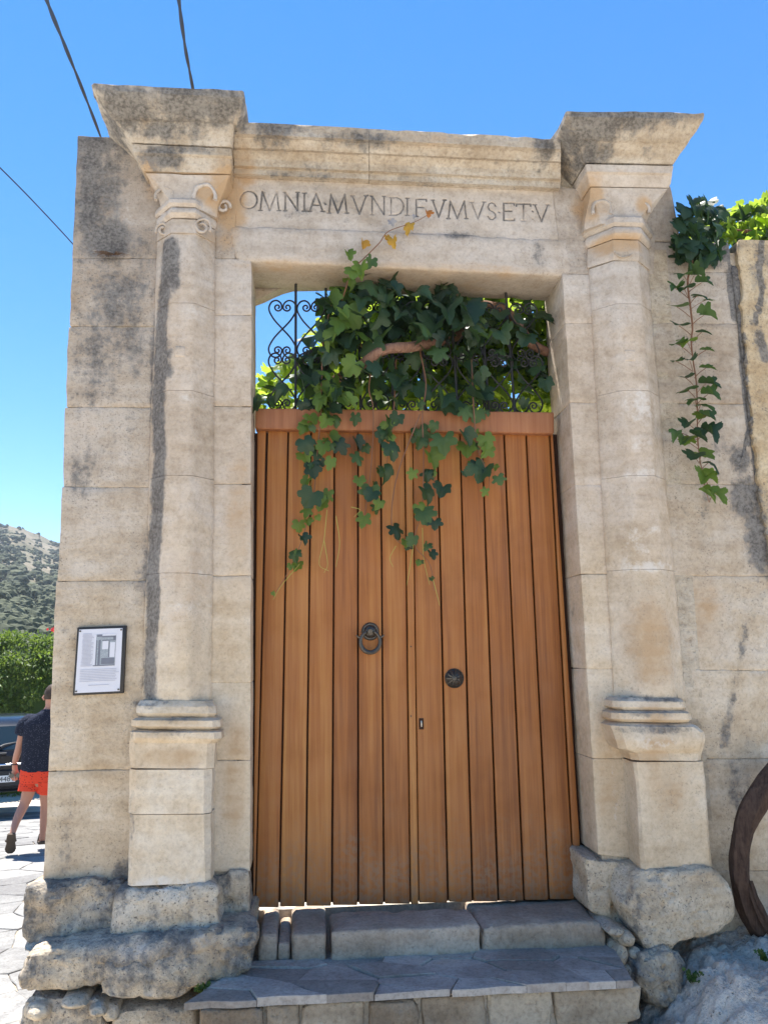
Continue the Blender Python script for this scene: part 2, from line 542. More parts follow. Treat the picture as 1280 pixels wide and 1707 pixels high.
def wood(name, a, b, c, rough=.5):
    n = NT(name)
    oi = n.new('ShaderNodeObjectInfo')
    cmb = n.new('ShaderNodeCombineXYZ')
    n.put(cmb.inputs[2], n.math('MULTIPLY', oi.outputs['Random'], 40))
    v = n.new('ShaderNodeVectorMath')
    v.operation = 'ADD'
    n.put(v.inputs[0], n.pos)
    n.put(v.inputs[1], cmb.outputs[0])
    pv = v.outputs[0]
    g1 = n.noise(1, 6, n.map((42, 42, 1.1), pv), .6, .4)
    g2 = n.noise(1, 4, n.map((170, 170, 3.0), pv), .6)
    tone = n.noise(1, 3, n.map((5, 5, .55), pv))
    f = n.math('ADD', n.math('MULTIPLY', g1, .55), n.math('ADD', n.math('MULTIPLY', g2, .22), n.math('MULTIPLY', tone, .35)))
    f = n.math('ADD', f, n.math('MULTIPLY', n.math('SUBTRACT', oi.outputs['Random'], .5), .15))
    col = n.ramp(n.rng(f, .32, .78, smooth=False), [(0, a), (.5, b), (1, c)])
    sc = n.rng(n.noise(1, 6, n.map((60, 60, 7), pv), .7), .66, .76)
    col = n.mix(n.math('MULTIPLY', sc, .35), col, tuple(x*.35 for x in a))
    dirt = n.rng(n.noise(3.5, 7, rough=.65), .5, .75)
    col = n.mix(n.math('MULTIPLY', dirt, .22), col, (.14, .06, .025))
    sx = n.new('ShaderNodeSeparateXYZ')
    n.put(sx.inputs[0], n.pos)
    sp = n.math('MULTIPLY', n.rng(n.math('ADD', sx.outputs[2], n.math('MULTIPLY', n.noise(6, 5), -.7)), .55, 1.0, 1.0, 0.0), n.rng(n.noise(40, 4), .35, .65))
    col = n.mix(n.math('MULTIPLY', sp, .6), col, (.20, .15, .105))
    h = n.math('ADD', n.math('MULTIPLY', g1, .6), n.math('MULTIPLY', g2, .5))
    rg = n.rng(n.noise(7, 5), .3, .7, rough-.08, rough+.15)
    return n.fin(col, rg, n.bump(h, .35, .004), .35)
M['wood'] = wood('varnished_teak', (.165, .05, .0125), (.325, .117, .029), (.445, .203, .057))
M['beam'] = wood('reddish_beam', (.16, .058, .026), (.30, .118, .052), (.40, .185, .088), .6)
def plain(name, c, rough=.6, spec=.3, metal=0.0, var=.2, sc=30, bump=0.0):
    n = NT(name)
    f = n.noise(sc, 5)
    col = n.mix(f, tuple(x*(1-var) for x in c), tuple(min(1, x*(1+var)) for x in c))
    return n.fin(col, rough, n.bump(f, bump, .005) if bump else None, spec, metal)
M['darkwood'] = plain('dark_board', (.045, .02, .011), .85)  # dark brown board behind the planks, also the keyhole plate
M['iron'] = plain('black_iron', (.02, .02, .022), .55, .4, .0, .3, 60, .3)
M['bronze'] = plain('dull_bronze', (.085, .075, .065), .42, .5, .7, .45, 70, .4)
M['brass'] = plain('worn_steel', (.45, .42, .38), .4, .5, .9)
M['frameblk'] = plain('plaque_frame_black', (.022, .02, .02), .45, .4)
M['plate'] = plain('plaque_panel', (.60, .60, .66), .35, .4, 0, .03)
M['ink'] = plain('plaque_ink', (.16, .17, .21), .5)
M['inkp'] = plain('plaque_text_ink', (.42, .42, .49), .5)
M['inkm'] = plain('plaque_drawing_tone', (.30, .33, .36), .5, var=.5, sc=160)
M['cable'] = plain('cable_rubber', (.02, .02, .025), .6)
def bark(name, a, b):
    n = NT(name)
    f = n.noise(1, 7, n.map((60, 60, 9)), .65, .6)
    g = n.noise(40, 5)
    col = n.ramp(n.math('ADD', n.math('MULTIPLY', f, .7), n.math('MULTIPLY', g, .3)), [(.3, a), (.7, b)])
    return n.fin(col, .9, n.bump(f, .9, .012), .15)
M['bark'] = bark('vine_bark', (.03, .018, .015), (.12, .078, .058))
M['branch'] = bark('brown_branch_bark', (.12, .06, .045), (.34, .20, .14))  # lighter brown bark of the woody vine arms
M['stem'] = plain('vine_shoot', (.20, .10, .06), .6)
M['tendril'] = plain('vine_tendril', (.34, .30, .07), .6)
M['twig'] = plain('dry_twig', (.13, .08, .05), .8)
def leafmat(name, dark, light, trans, tk=.45, rough=.5):
    n = NT(name)
    oi = n.new('ShaderNodeObjectInfo')
    f = n.math('FRACT', n.math('ADD', oi.outputs['Random'], n.geo.outputs['Random Per Island']))
    f2 = n.math('ADD', n.math('MULTIPLY', f, .75), n.math('MULTIPLY', n.noise(28, 4), .25))
    col = n.mix(f2, dark, light)
    tcol = n.mix(f2, tuple(x*.6 for x in trans), trans)
    n.put(n.b.inputs['Base Color'], col)
    n.b.inputs['Roughness'].default_value = rough
    n.b.inputs['Specular IOR Level'].default_value = .35
    n.put(n.b.inputs['Normal'], n.bump(n.noise(60, 3), .25, .004))
    tr = n.new('ShaderNodeBsdfTranslucent')
    n.put(tr.inputs[0], tcol)
    mx = n.new('ShaderNodeMixShader')
    mx.inputs[0].default_value = tk
    n.t.links.new(n.b.outputs[0], mx.inputs[1])
    n.t.links.new(tr.outputs[0], mx.inputs[2])
    n.t.links.new(mx.outputs[0], n.out.inputs[0])
    return n.m
M['leaf'] = leafmat('vine_leaf', (.012, .030, .020), (.038, .075, .03), (.12, .24, .03), .18)
M['leaf3'] = leafmat('mid_vine_leaf', (.03, .065, .024), (.075, .135, .04), (.18, .3, .04), .26)
M['leaf2'] = leafmat('young_vine_leaf', (.07, .14, .025), (.15, .24, .05), (.28, .40, .05), .4)
M['leafy'] = leafmat('yellowed_vine_leaf', (.42, .22, .03), (.55, .36, .06), (.55, .30, .05), .35)
M['leafo'] = leafmat('orange_vine_leaf', (.45, .16, .04), (.5, .25, .06), (.5, .2, .05), .35)
M['leafg'] = leafmat('grey_dry_leaf', (.30, .29, .30), (.42, .41, .42), (.3, .3, .3), .2)
M['leafbg'] = leafmat('courtyard_leaf', (.05, .10, .02), (.11, .18, .03), (.50, .68, .07), .6)
M['hedge'] = leafmat('hedge_leaf', (.03, .06, .014), (.12, .19, .035), (.26, .38, .05), .38)
M['weed'] = leafmat('weed_leaf', (.05, .09, .02), (.10, .17, .04), (.2, .3, .04), .3)
M['olive'] = leafmat('olive_scrub', (.05, .06, .034), (.115, .125, .07), (.08, .1, .04), .1, .9)
M['red'] = leafmat('red_petal', (.5, .03, .04), (.6, .06, .07), (.6, .05, .05), .4)

# ================================================================== STAIN MAP
D = lambda *a: stroke('dark', *a)
D([(283, 405), (276, 470), (264, 560), (262, 680), (266, 760), (260, 830), (256, 900), (250, 960), (254, 1010), (249, 1080), (246, 1150)], 13, 1.0)
D([(285, 405), (286, 480)], 14, .8)
D([(266, 560), (272, 620)], 16, .8)
for b in [(160, 300, 45, 110, .42), (185, 400, 40, 40, .62), (200, 500, 45, 60, .42), (230, 560, 40, 60, .40), (150, 620, 35, 90, .36), (140, 760, 30, 70, .30),
          (140, 240, 60, 14, .7), (215, 178, 42, 26, .78), (305, 172, 60, 30, .74), (360, 180, 50, 22, .68), (270, 202, 70, 14, .55), (265, 262, 34, 18, .78), (300, 250, 50, 10, .5),
          (445, 330, 10, 50, .55), (505, 350, 50, 14, .52), (560, 365, 40, 12, .45), (470, 310, 60, 20, .38), (640, 375, 40, 10, .42), (760, 392, 40, 10, .55), (900, 420, 22, 30, .5), (520, 330, 60, 40, .33),
          (985, 210, 48, 28, .75), (1045, 205, 50, 24, .7), (1110, 205, 40, 16, .55), (1000, 240, 40, 16, .5),
          (905, 245, 20, 30, .55), (660, 212, 270, 12, .60), (460, 220, 40, 26, .5), (600, 262, 60, 14, .42),
          (1245, 830, 34, 40, .80), (1264, 900, 24, 62, .80), (1234, 765, 20, 32, .70), (1220, 470, 14, 60, .62), (1215, 415, 16, 22, .8), (1262, 480, 20, 60, .58), (1255, 560, 18, 50, .5), (1268, 430, 20, 30, .6),
          (1200, 430, 30, 20, .5), (1190, 470, 20, 16, .42), (1200, 740, 22, 22, .42), (1165, 840, 60, 30, .36), (1235, 1320, 30, 60, .45),
          (248, 1175, 50, 8, .62), (290, 1200, 60, 5, .55), (280, 1222, 50, 6, .5), (1100, 1166, 50, 7, .65), (1090, 1190, 60, 6, .6), (1095, 1216, 60, 8, .62),
          (218, 1240, 14, 30, .5), (245, 1140, 14, 30, .75), (205, 1455, 16, 20, .7), (970, 1030, 12, 30, .35), (215, 1380, 10, 60, .4), (105, 1440, 20, 40, .35),
          (120, 1050, 25, 20, .35), (232, 980, 10, 60, .45), (110, 1330, 14, 80, .3)]:
    blob('dark', *b)
D([(1242, 1050), (1232, 1120), (1218, 1190), (1208, 1240)], 9, .55)
D([(1213, 395), (1222, 440), (1217, 470), (1221, 510), (1226, 530)], 4, 1.5)
D([(1266, 405), (1262, 450), (1268, 480), (1255, 540)], 4, 1.35)
D([(1236, 560), (1240, 640), (1248, 700), (1246, 740)], 4, 1.3)
D([(1262, 560), (1272, 600)], 10, .9)
for b in [(385, 340, 26, 60, .9), (345, 325, 18, 18, .8), (375, 400, 22, 30, .6), (250, 300, 20, 40, .5), (400, 230, 24, 40, .6), (352, 390, 14, 24, .7), (1030, 410, 46, 22, .8), (985, 335, 24, 40, .8),
          (1070, 345, 16, 20, .8), (1005, 350, 18, 12, .7), (400, 850, 26, 160, .5), (395, 1300, 26, 120, .55), (1010, 1300, 30, 120, .6), (1110, 1300, 40, 120, .5), (320, 1100, 36, 80, .45),
          (1085, 1060, 40, 90, .55), (1170, 1000, 40, 90, .45), (280, 1262, 60, 16, .6), (700, 262, 160, 14, .45), (1085, 1260, 60, 14, .6), (650, 450, 250, 20, .5), (170, 330, 26, 60, .35), (320, 960, 40, 60, .35)]:
    blob('warm', *b)
for b in [(1065, 680, 40, 40, .62), (1055, 560, 40, 40, .35), (1075, 790, 50, 8, .75), (1070, 885, 50, 7, .75), (1075, 945, 55, 9, .85), (1060, 910, 30, 26, .62), (1045, 530, 50, 8, .5), (1070, 740, 30, 20, .5),
          (320, 520, 40, 8, .5), (320, 665, 46, 7, .6), (310, 800, 46, 5, .5), (320, 958, 50, 6, .6), (320, 1012, 70, 7, .6), (1000, 590, 40, 40, .35), (960, 480, 30, 40, .4), (270, 1480, 70, 10, .8),
          (230, 1580, 40, 14, .8), (330, 1560, 40, 14, .7), (1085, 1238, 60, 12, .6), (1045, 1330, 8, 60, .55), (1110, 1190, 60, 5, .4), (200, 360, 30, 30, .5), (250, 350, 20, 40, .35)]:
    blob('pale', *b)

# ================================================================== GROUND AND HILL
GZ = 0.0
def gz(x, y):
    # the street falls away behind the gateway
    t = np.clip((y-4.5)/2.0, 0, 1)
    return GZ-.5*t*t*2.0*.1*(t < 1)-np.where(t >= 1, .1+.1*(np.clip(y, 0, 16)-6.5), 0)
def ground():
    n = 90
    xs = np.concatenate([-np.geomspace(2000, 3, 24), np.linspace(-2.8, 6, 60), np.geomspace(7, 2000, 24)])
    ys = np.concatenate([-np.geomspace(300, 3, 16), np.linspace(-2.8, 12, 80), np.geomspace(13, 1500, 26)])
    X, Y = np.meshgrid(xs, ys, indexing='ij')
    Z = gz(X, Y)-.03-.6*np.clip((Y-20)/60, 0, 1)
    sm_ = lambda t: np.clip(t, 0, 1)**2*(3-2*np.clip(t, 0, 1))
    Z = Z+.42*sm_((X+1.7)/1.2)*sm_((-Y-.35)/.7)
    P = np.stack([X.ravel(), Y.ravel(), np.zeros(X.size)], 1)
    Z = Z+.008*fbm(P, 1.3, 3, 4).reshape(X.shape)
    V = np.stack([X.ravel(), Y.ravel(), Z.ravel()], 1)
    a, b = X.shape
    I, J = np.meshgrid(np.arange(a-1), np.arange(b-1), indexing='ij')
    I, J = I.ravel(), J.ravel()
    Fq = np.stack([I*b+J, (I+1)*b+J, (I+1)*b+J+1, I*b+J+1], 1)
    o = link('ground', mesh_q('ground', V, Fq, None, 60), None, M['ground'])
    tag(o, kind='structure')
ground()

def clip_poly(poly, nx, ny, d):
    out = []
    for i in range(len(poly)):
        a, b = poly[i], poly[(i+1) % len(poly)]
        da, db = a[0]*nx+a[1]*ny-d, b[0]*nx+b[1]*ny-d
        if da <= 0: out.append(a)
        if (da < 0 < db) or (db < 0 < da):
            t = da/(da-db)
            out.append((a[0]+(b[0]-a[0])*t, a[1]+(b[1]-a[1])*t))
    return out
def voronoi(seeds, bound):
    cells = []
    for i, s in enumerate(seeds):
        poly = list(bound)
        near = sorted((q for j, q in enumerate(seeds) if j != i), key=lambda q: (q[0]-s[0])**2+(q[1]-s[1])**2)[:16]
        for q in near:
            nx, ny = q[0]-s[0], q[1]-s[1]
            poly = clip_poly(poly, nx, ny, nx*(q[0]+s[0])/2+ny*(q[1]+s[1])/2)
            if len(poly) < 3: break
        if len(poly) >= 3: cells.append(poly)
    return cells
def flag(name, parent, poly, zb, zt, gap, mat, rng, bev=.006, wob=.012):
    c = np.mean(poly, 0)
    # resample the outline and make it wander
    P = []
    for i in range(len(poly)):
        a, b = np.array(poly[i]), np.array(poly[(i+1) % len(poly)])
        L = np.linalg.norm(b-a)
        if L < .015: continue
        k = max(1, int(L/.09))
        for t in range(k):
            p = a+(b-a)*t/k
            if t: p = p+np.array([rng.uniform(-wob, wob), rng.uniform(-wob, wob)])
            P.append(p)
    if len(P) < 3: return None
    P = np.array(P)
    rad = np.linalg.norm(P-c, axis=1).mean()
    k1, k2 = 1-gap/rad, 1-(gap+bev)/rad
    n = len(P)
    t1, t2 = rng.uniform(-.012, .012), rng.uniform(-.012, .012)
    tilt = lambda p: (p[0]-c[0])*t1+(p[1]-c[1])*t2
    V = [(*(c+(p-c)*k1), zb) for p in P]+[(*(c+(p-c)*k1), zt-bev*.7+tilt(p)) for p in P]+[(*(c+(p-c)*k2), zt+tilt(p)) for p in P]+[(c[0], c[1], zt+rng.uniform(-.002, .003))]
    Fs = []
    for r in range(2):
        for i in range(n):
            Fs.append((r*n+i, r*n+(i+1) % n, (r+1)*n+(i+1) % n, (r+1)*n+i))
    for i in range(n): Fs.append((2*n+i, 2*n+(i+1) % n, 3*n))
    return link(name, mesh_q(name, V, Fs, None, 25), parent, mat)

rng = random.Random(5)
street = link('street', None)
bpy.data.objects.remove(street)
sm = MB()
for y0 in np.arange(.9, 12.5, .4):
    a, b = float(gz(0, y0)), float(gz(0, y0+.4))
    sm.add(([(-6.5, y0, a-.012), (-1.22, y0, a-.012), (-1.22, y0+.4, b-.012), (-6.5, y0+.4, b-.012)], [(0, 1, 2, 3)]))
street = sm.build('street', M['mortar'])
tag(street, kind='structure')
seeds = []
tries = 0
while len(seeds) < 290 and tries < 9000:
    tries += 1
    p = (rng.uniform(-6.4, -1.25), rng.uniform(.95, 12.3))
    # only the wedge the opening beside the gateway shows, and a margin
    if p[0] < -1.2-(p[1]+4)*.30-1.6 or p[0] > -.9-(p[1]+4)*.10: continue
    if all((p[0]-q[0])**2+(p[1]-q[1])**2 > .045+.05*rng.random() for q in seeds): seeds.append(p)
bound = [(-6.5, .9), (-1.22, .9), (-1.22, 12.5), (-6.5, 12.5)]
for c in voronoi(seeds, bound):
    ar = max(p[0] for p in c)-min(p[0] for p in c)
    if ar > 1.6: continue
    zc = float(gz(0, np.mean([p[1] for p in c])))
    fo = flag('paving_stone', street, c, -.05, rng.uniform(-.004, .006), .005, M['paving'], rng)
    if fo:
        me = fo.data
        for v in me.vertices: v.co.z += float(gz(0, v.co.y))

def hill():
    az = np.linspace(R(-75), R(75), 150)
    rr = np.concatenate([np.linspace(28, 120, 14), np.linspace(130, 900, 110)])
    A, RR = np.meshgrid(az, rr, indexing='ij')
    X, Y = np.sin(A)*RR, np.cos(A)*RR
    P = np.stack([X.ravel(), Y.ravel(), np.zeros(X.size)], 1)
    rg = 1+.16*fbm(np.stack([A.ravel()*6, RR.ravel()*0, RR.ravel()*0], 1), 1.0, 4, 3).reshape(A.shape)
    rg = rg+.10*np.exp(-((A-R(-19.6))/R(2.4))**2)-.05*np.exp(-((A-R(-16.8))/R(1.2))**2)
    h = np.where(RR > 34, 77*rg*(np.clip((RR-34)/540, 0, 1))**1.25, 0)
    h = np.where(RR > 574, h*np.clip(1-(RR-574)/500, 0, 1), h)
    h = h+np.clip((RR-60)/200, 0, 1)*3.2*fbm(P, .03, 5, 8).reshape(A.shape)
    h = h+1.1*np.sin(h*.55)*np.clip((RR-90)/100, 0, 1)
    Z = -1.75+h
    V = np.stack([X.ravel(), Y.ravel(), Z.ravel()], 1)
    a, b = X.shape
    I, J = np.meshgrid(np.arange(a-1), np.arange(b-1), indexing='ij')
    I, J = I.ravel(), J.ravel()
    Fq = np.stack([I*b+J, I*b+J+1, (I+1)*b+J+1, (I+1)*b+J], 1)
    n = NT('dry_hillside')
    f = n.math('ADD', n.math('MULTIPLY', n.noise(.035, 8, rough=.65), .6), n.math('MULTIPLY', n.noise(.4, 6, rough=.7), .4))
    col = n.ramp(f, [(.38, (.08, .082, .05)), (.48, (.15, .135, .095)), (.62, (.23, .20, .155))])
    m = n.fin(col, .95, n.bump(n.noise(.5, 6), .8, 1.0), .05)
    o = link('hillside', mesh_q('hillside', V, Fq, None, 60), None, m)
    tag(o, kind='structure')
    def hz(x, y):
        r = math.hypot(x, y)
        t = math.atan2(x, y)
        i = int(np.clip(np.searchsorted(az, t), 0, a-1))
        j = int(np.clip(np.searchsorted(rr, r), 0, b-1))
        return Z[i, j]
    return hz
HZ = hill()
def shrubs():
    rg = random.Random(11)
    def ico(sub):
        bm = bmesh.new()
        bmesh.ops.create_icosphere(bm, subdivisions=sub, radius=1)
        base = np.array([v.co[:] for v in bm.verts])
        tri = np.array([[v.index for v in f.verts] for f in bm.faces])
        bm.free()
        return [base*(1+.38*fbm(base+s*7.7, 1.6, 2, s)+.42*fbm(base+s*3.1, 5.5, 2, s+9))[:, None] for s in range(6)], tri
    lo, near = ico(2), ico(3)
    VV, FF = [], []
    k = 0
    for i in range(9000):
        az = R(rg.uniform(-26, -12)) if i < 7600 else R(rg.uniform(-70, 60))
        r = 62+rg.random()**.75*510
        if rg.random() < (r-190)/600: continue
        x, y = math.sin(az)*r, math.cos(az)*r
        s = rg.uniform(.45, 1.5)*(1.2 if r < 260 else .8)
        vs, tri = near if r < 190 else lo
        v = vs[rg.randrange(6)]*np.array([s*rg.uniform(.8, 1.3), s*rg.uniform(.8, 1.3), s*rg.uniform(.7, 1.05)])+np.array([x, y, HZ(x, y)+s*.35])
        VV.append(v)
        FF.append(tri+k)
        k += len(v)
    V, Fc = np.concatenate(VV), np.concatenate(FF)
    o = link('hillside_scrub', mesh_q('hillside_scrub', V, Fc, None, 0), None, M['olive'])
    tag(o, 'grey-green olive scrub dotted over the dry hillside', 'scrub', kind='stuff')
shrubs()

# ================================================================== GATEWAY
gate = empty('stone_gateway', 'weathered carved limestone gateway with pilasters and Latin frieze framing the wooden door', 'gateway', loc=(.5, 0, GZ))
def GP(o): return inv(o)
def gb(name, q, yf, yb, mat, **k): return GP(blockpx(name, gate, q, yf, yb, M[mat], **k))
def gl(name, rows, mat, **k): return GP(loft(name, gate, rows, M[mat], **k))
def gr(name, poly, yf, yb, **k): return GP(boulder(name, gate, poly, yf, yb, M['rock'], **k))
def xl(y): return 130-60*(y-225)/1245
# flank wall left of the pilaster
L = [(225, 232), (430, 431), (543, 544), (678, 679), (812, 812), (969, 967), (1286, 1283), (1474, 1466)]
rr_ = random.Random(3)
for i, ((a, a2), (b, b2)) in enumerate(zip(L[:-1], L[1:])):
    gb('wall_block', [(xl(a)+rr_.uniform(-2, 3), a), (290, a2), (290, b2), (xl(b)+rr_.uniform(-2, 3), b)], 0, .34, 'ashlar' if i < 5 else 'honeywall', seed=10+i, r=.004, amp=.004, amp2=.004, er=2.2, gap=.0005, yoff=rr_.uniform(-.002, .002), dk=(.36, .30, .29, .22, .10, .06, .06)[i])
# fill behind the left capital
gb('wall_block', [(262, 205), (396, 212), (392, 431), (285, 431)], .004, .34, 'ashlar', seed=25)
# jambs
JL = [430, 525, 677, 807, 960, 1138, 1268, 1454]
for i, (a, b) in enumerate(zip(JL[:-1], JL[1:])):
    e = lambda y: 420-3*(y-430)/1000
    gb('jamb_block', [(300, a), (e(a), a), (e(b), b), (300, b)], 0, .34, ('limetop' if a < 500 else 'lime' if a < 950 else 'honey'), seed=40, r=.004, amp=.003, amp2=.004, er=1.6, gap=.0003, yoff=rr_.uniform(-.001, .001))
JR = [(456, 458), (538, 540), (671, 672), (808, 808), (957, 957), (1115, 1116), (1265, 1266), (1425, 1440)]
for i, ((a, a2), (b, b2)) in enumerate(zip(JR[:-1], JR[1:])):
    e = lambda y: 937+62*(y-456)/1000
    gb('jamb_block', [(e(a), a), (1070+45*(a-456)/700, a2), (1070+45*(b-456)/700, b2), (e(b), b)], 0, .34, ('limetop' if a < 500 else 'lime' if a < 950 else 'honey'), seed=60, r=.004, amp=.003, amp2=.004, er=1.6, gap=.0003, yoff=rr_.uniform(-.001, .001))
# lintel with its eroded lower arris and back arch
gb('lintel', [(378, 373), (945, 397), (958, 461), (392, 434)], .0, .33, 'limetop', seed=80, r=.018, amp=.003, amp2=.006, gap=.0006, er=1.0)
# springer of the back arch showing under the lintel at its left
p0, p1 = U(424, 480, .33), U(540, 480, .33)
mb = MB()
zt = U(480, 470, .33)[1]
prof = [(424, 503), (440, 497), (456, 489), (470, 483), (488, 478), (540, 477)]
V, Fs = [], []
for (a, b) in prof:
    x, z = U(a, b, .36)
    V += [(x, .335, z), (x, .335, z+.2), (x, .42, z), (x, .42, z+.2)]
for i in range(len(prof)-1):
    k = i*4
    Fs += [(k, k+4, k+5, k+1), (k+2, k+3, k+7, k+6), (k, k+2, k+6, k+4), (k+1, k+5, k+7, k+3)]
mb.add((V, Fs))
GP(mb.build('arch_springer', M['lime'], gate))
gb('wall_block', [(921, 310), (1095, 325), (1090, 457), (937, 457)], .004, .34, 'ashlar', seed=82, r=.003, er=.3)
gb('wall_block', [(1040, 272), (1110, 262), (1134, 330), (1136, 403), (1050, 403)][0:1]+[(1118, 300), (1136, 402), (1050, 402)], .006, .34, 'ashlar', seed=83, r=.014)
gb('wall_block', [(384, 290), (397, 290), (393, 372), (382, 372)], .008, .3, 'ashlar', seed=84)

# frieze with cut inscription
LET = {
 'O': [[(.5+.5*math.cos(t), .5+.5*math.sin(t)) for t in np.linspace(0, 2*math.pi, 21)]],
 'M': [[(.04, 1), (.14, 0), (.5, 1), (.86, 0), (.96, 1)], [(-.04, 1), (.12, 1)], [(.88, 1), (1.04, 1)]],
 'N': [[(.1, 1), (.1, 0), (.9, 1), (.9, 0)], [(0, 1), (.2, 1)], [(0, 0), (.12, 0)], [(.8, 0), (1, 0)]],
 'I': [[(.5, 0), (.5, 1)], [(.1, 0), (.9, 0)], [(.1, 1), (.9, 1)]],
 'A': [[(.06, 1), (.5, 0), (.94, 1)], [(.2, .66), (.8, .66)], [(-.05, 1), (.17, 1)], [(.83, 1), (1.05, 1)]],
 'V': [[(.06, 0), (.5, 1), (.94, 0)], [(-.05, 0), (.17, 0)], [(.83, 0), (1.05, 0)]],
 'D': [[(.12, 0), (.12, 1), (.5, 1), (.75, .9), (.92, .7), (.97, .5), (.92, .3), (.75, .1), (.5, 0), (.12, 0)], [(0, 0), (.12, 0)], [(0, 1), (.12, 1)]],
 'F': [[(.9, .12), (.9, 0), (.1, 0), (.1, 1)], [(.1, .47), (.7, .47)], [(0, 1), (.24, 1)]],
 'S': [[(.9, .2), (.75, .05), (.45, 0), (.2, .08), (.1, .25), (.25, .42), (.6, .53), (.88, .68), (.9, .85), (.6, 1), (.3, .97), (.1, .82)]],
 'E': [[(.95, .12), (.95, 0), (.1, 0), (.1, 1), (.98, 1), (.98, .88)], [(.1, .47), (.75, .47)]],
 'T': [[(.02, .12), (.02, 0), (.98, 0), (.98, .12)], [(.5, 0), (.5, 1)], [(.36, 1), (.64, 1)]],
 '.': [[(.3, .5), (.7, .55)]], ':': [[(.4, .25), (.6, .3)], [(.4, .85), (.6, .9)]]}
INS = [('O', 45, 107, 303, 367), ('M', 116, 190, 305, 374), ('N', 205, 262, 308, 375), ('I', 272, 290, 311, 377), ('A', 297, 352, 312, 378), ('.', 354, 362, 330, 370), ('M', 369, 440, 315, 384), ('V', 455, 512, 320, 388),
       ('N', 525, 580, 322, 390), ('D', 594, 648, 326, 391), ('I', 652, 668, 329, 392), ('F', 688, 735, 333, 396), ('V', 750, 800, 336, 400), ('M', 808, 880, 339, 404), ('V', 893, 946, 343, 405), ('S', 953, 988, 346, 408),
       ('.', 994, 1002, 360, 400), ('E', 1010, 1055, 348, 411), ('T', 1060, 1115, 351, 413), (':', 1116, 1126, 365, 412), ('V', 1126, 1181, 353, 415)]
SEG = []
for ch, x0, x1, y0, y1 in INS:
    for st in LET[ch]:
        q = [U(380+(x0+(x1-x0)*a)/2.207, 180+(y0+(y1-y0)*b)/2.207, .012) for a, b in st]
        SEG += list(zip(q[:-1], q[1:]))
def frieze():
    tl, tr, br, bl = (np.array(U(*p, .012)) for p in ((392, 287), (942, 311), (942, 403), (390, 379)))
    nx, nz = 560, 96
    u, v = np.meshgrid(np.linspace(0, 1, nx), np.linspace(0, 1, nz), indexing='ij')
    u, v = u.ravel()[:, None], v.ravel()[:, None]
    xz = (tl*(1-u)+tr*u)*(1-v)+(bl*(1-u)+br*u)*v
    d = np.full(len(xz), 9.0)
    for a, b in SEG:
        a, b = np.array(a), np.array(b)
        ab = b-a
        s = ((xz[:, 0] > min(a[0], b[0])-.02) & (xz[:, 0] < max(a[0], b[0])+.02))
        if not s.any(): continue
        q = xz[s]
        t = np.clip(((q-a)@ab)/max(1e-9, ab@ab), 0, 1)
        d[s] = np.minimum(d[s], np.linalg.norm(q-a-t[:, None]*ab, axis=1))
    cut = np.clip(1-d/.0072, 0, 1)
    V = np.stack([xz[:, 0], np.full(len(xz), .012), xz[:, 1]], 1)
    cut *= .6+.4*np.clip(.5+1.2*fbm(V, 9, 3, 2), 0, 1)
    V[:, 1] += .011*cut+.0035*fbm(V, 11, 4, 5)+.003*fbm(V, 3, 2, 6)
    I, J = np.meshgrid(np.arange(nx-1), np.arange(nz-1), indexing='ij')
    I, J = I.ravel(), J.ravel()
    Fq = np.stack([I*nz+J, I*nz+J+1, (I+1)*nz+J+1, (I+1)*nz+J], 1)
    at = stone_attrs(V)
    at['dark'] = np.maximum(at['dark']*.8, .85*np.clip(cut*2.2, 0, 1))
    # body behind the carved face
    n0 = len(V)
    ex = np.array([[p[0], y, p[1]] for y in (.025, .30) for p in (tl, tr, br, bl)])
    V = np.vstack([V, ex])
    faces = Fq.tolist()+[[n0+4, n0+5, n0+6, n0+7], [n0, n0+1, n0+5, n0+4], [n0+3, n0+7, n0+6, n0+2], [n0, n0+4, n0+7, n0+3], [n0+1, n0+2, n0+6, n0+5]]
    for k in at: at[k] = np.concatenate([at[k], np.zeros(8)])
    o = link('frieze', mesh_q('frieze', V, faces, at, 60), gate, M['limetop'])
    o['label'] = 'frieze stone carved with the inscription OMNIA MVNDI FVMVS ET V'
    GP(o)
frieze()

# entablature cornice between the two capitals, two stones
def ent(xa, xb, seed):
    t = lambda x, l, r: l+(r-l)*(x-420)/500
    prof = [(203, 230, -.165), (223, 247, -.165), (229, 253, -.14), (246, 268, -.105), (250, 271, -.085), (264, 285, -.055), (276, 297, -.05), (280, 301, -.03), (290, 312, -.03)]
    rows = [row(xa, xb, t(xa, l, r), t(xb, l, r), Y, .002, .002, .30) for l, r, Y in prof]
    gl('cornice_block', rows, 'cornice', seed=seed, amp=.004, amp2=.006, rowres=.015, res=.025, chip=.03)
ent(390, 614.8, 90)
ent(615.2, 935, 93)

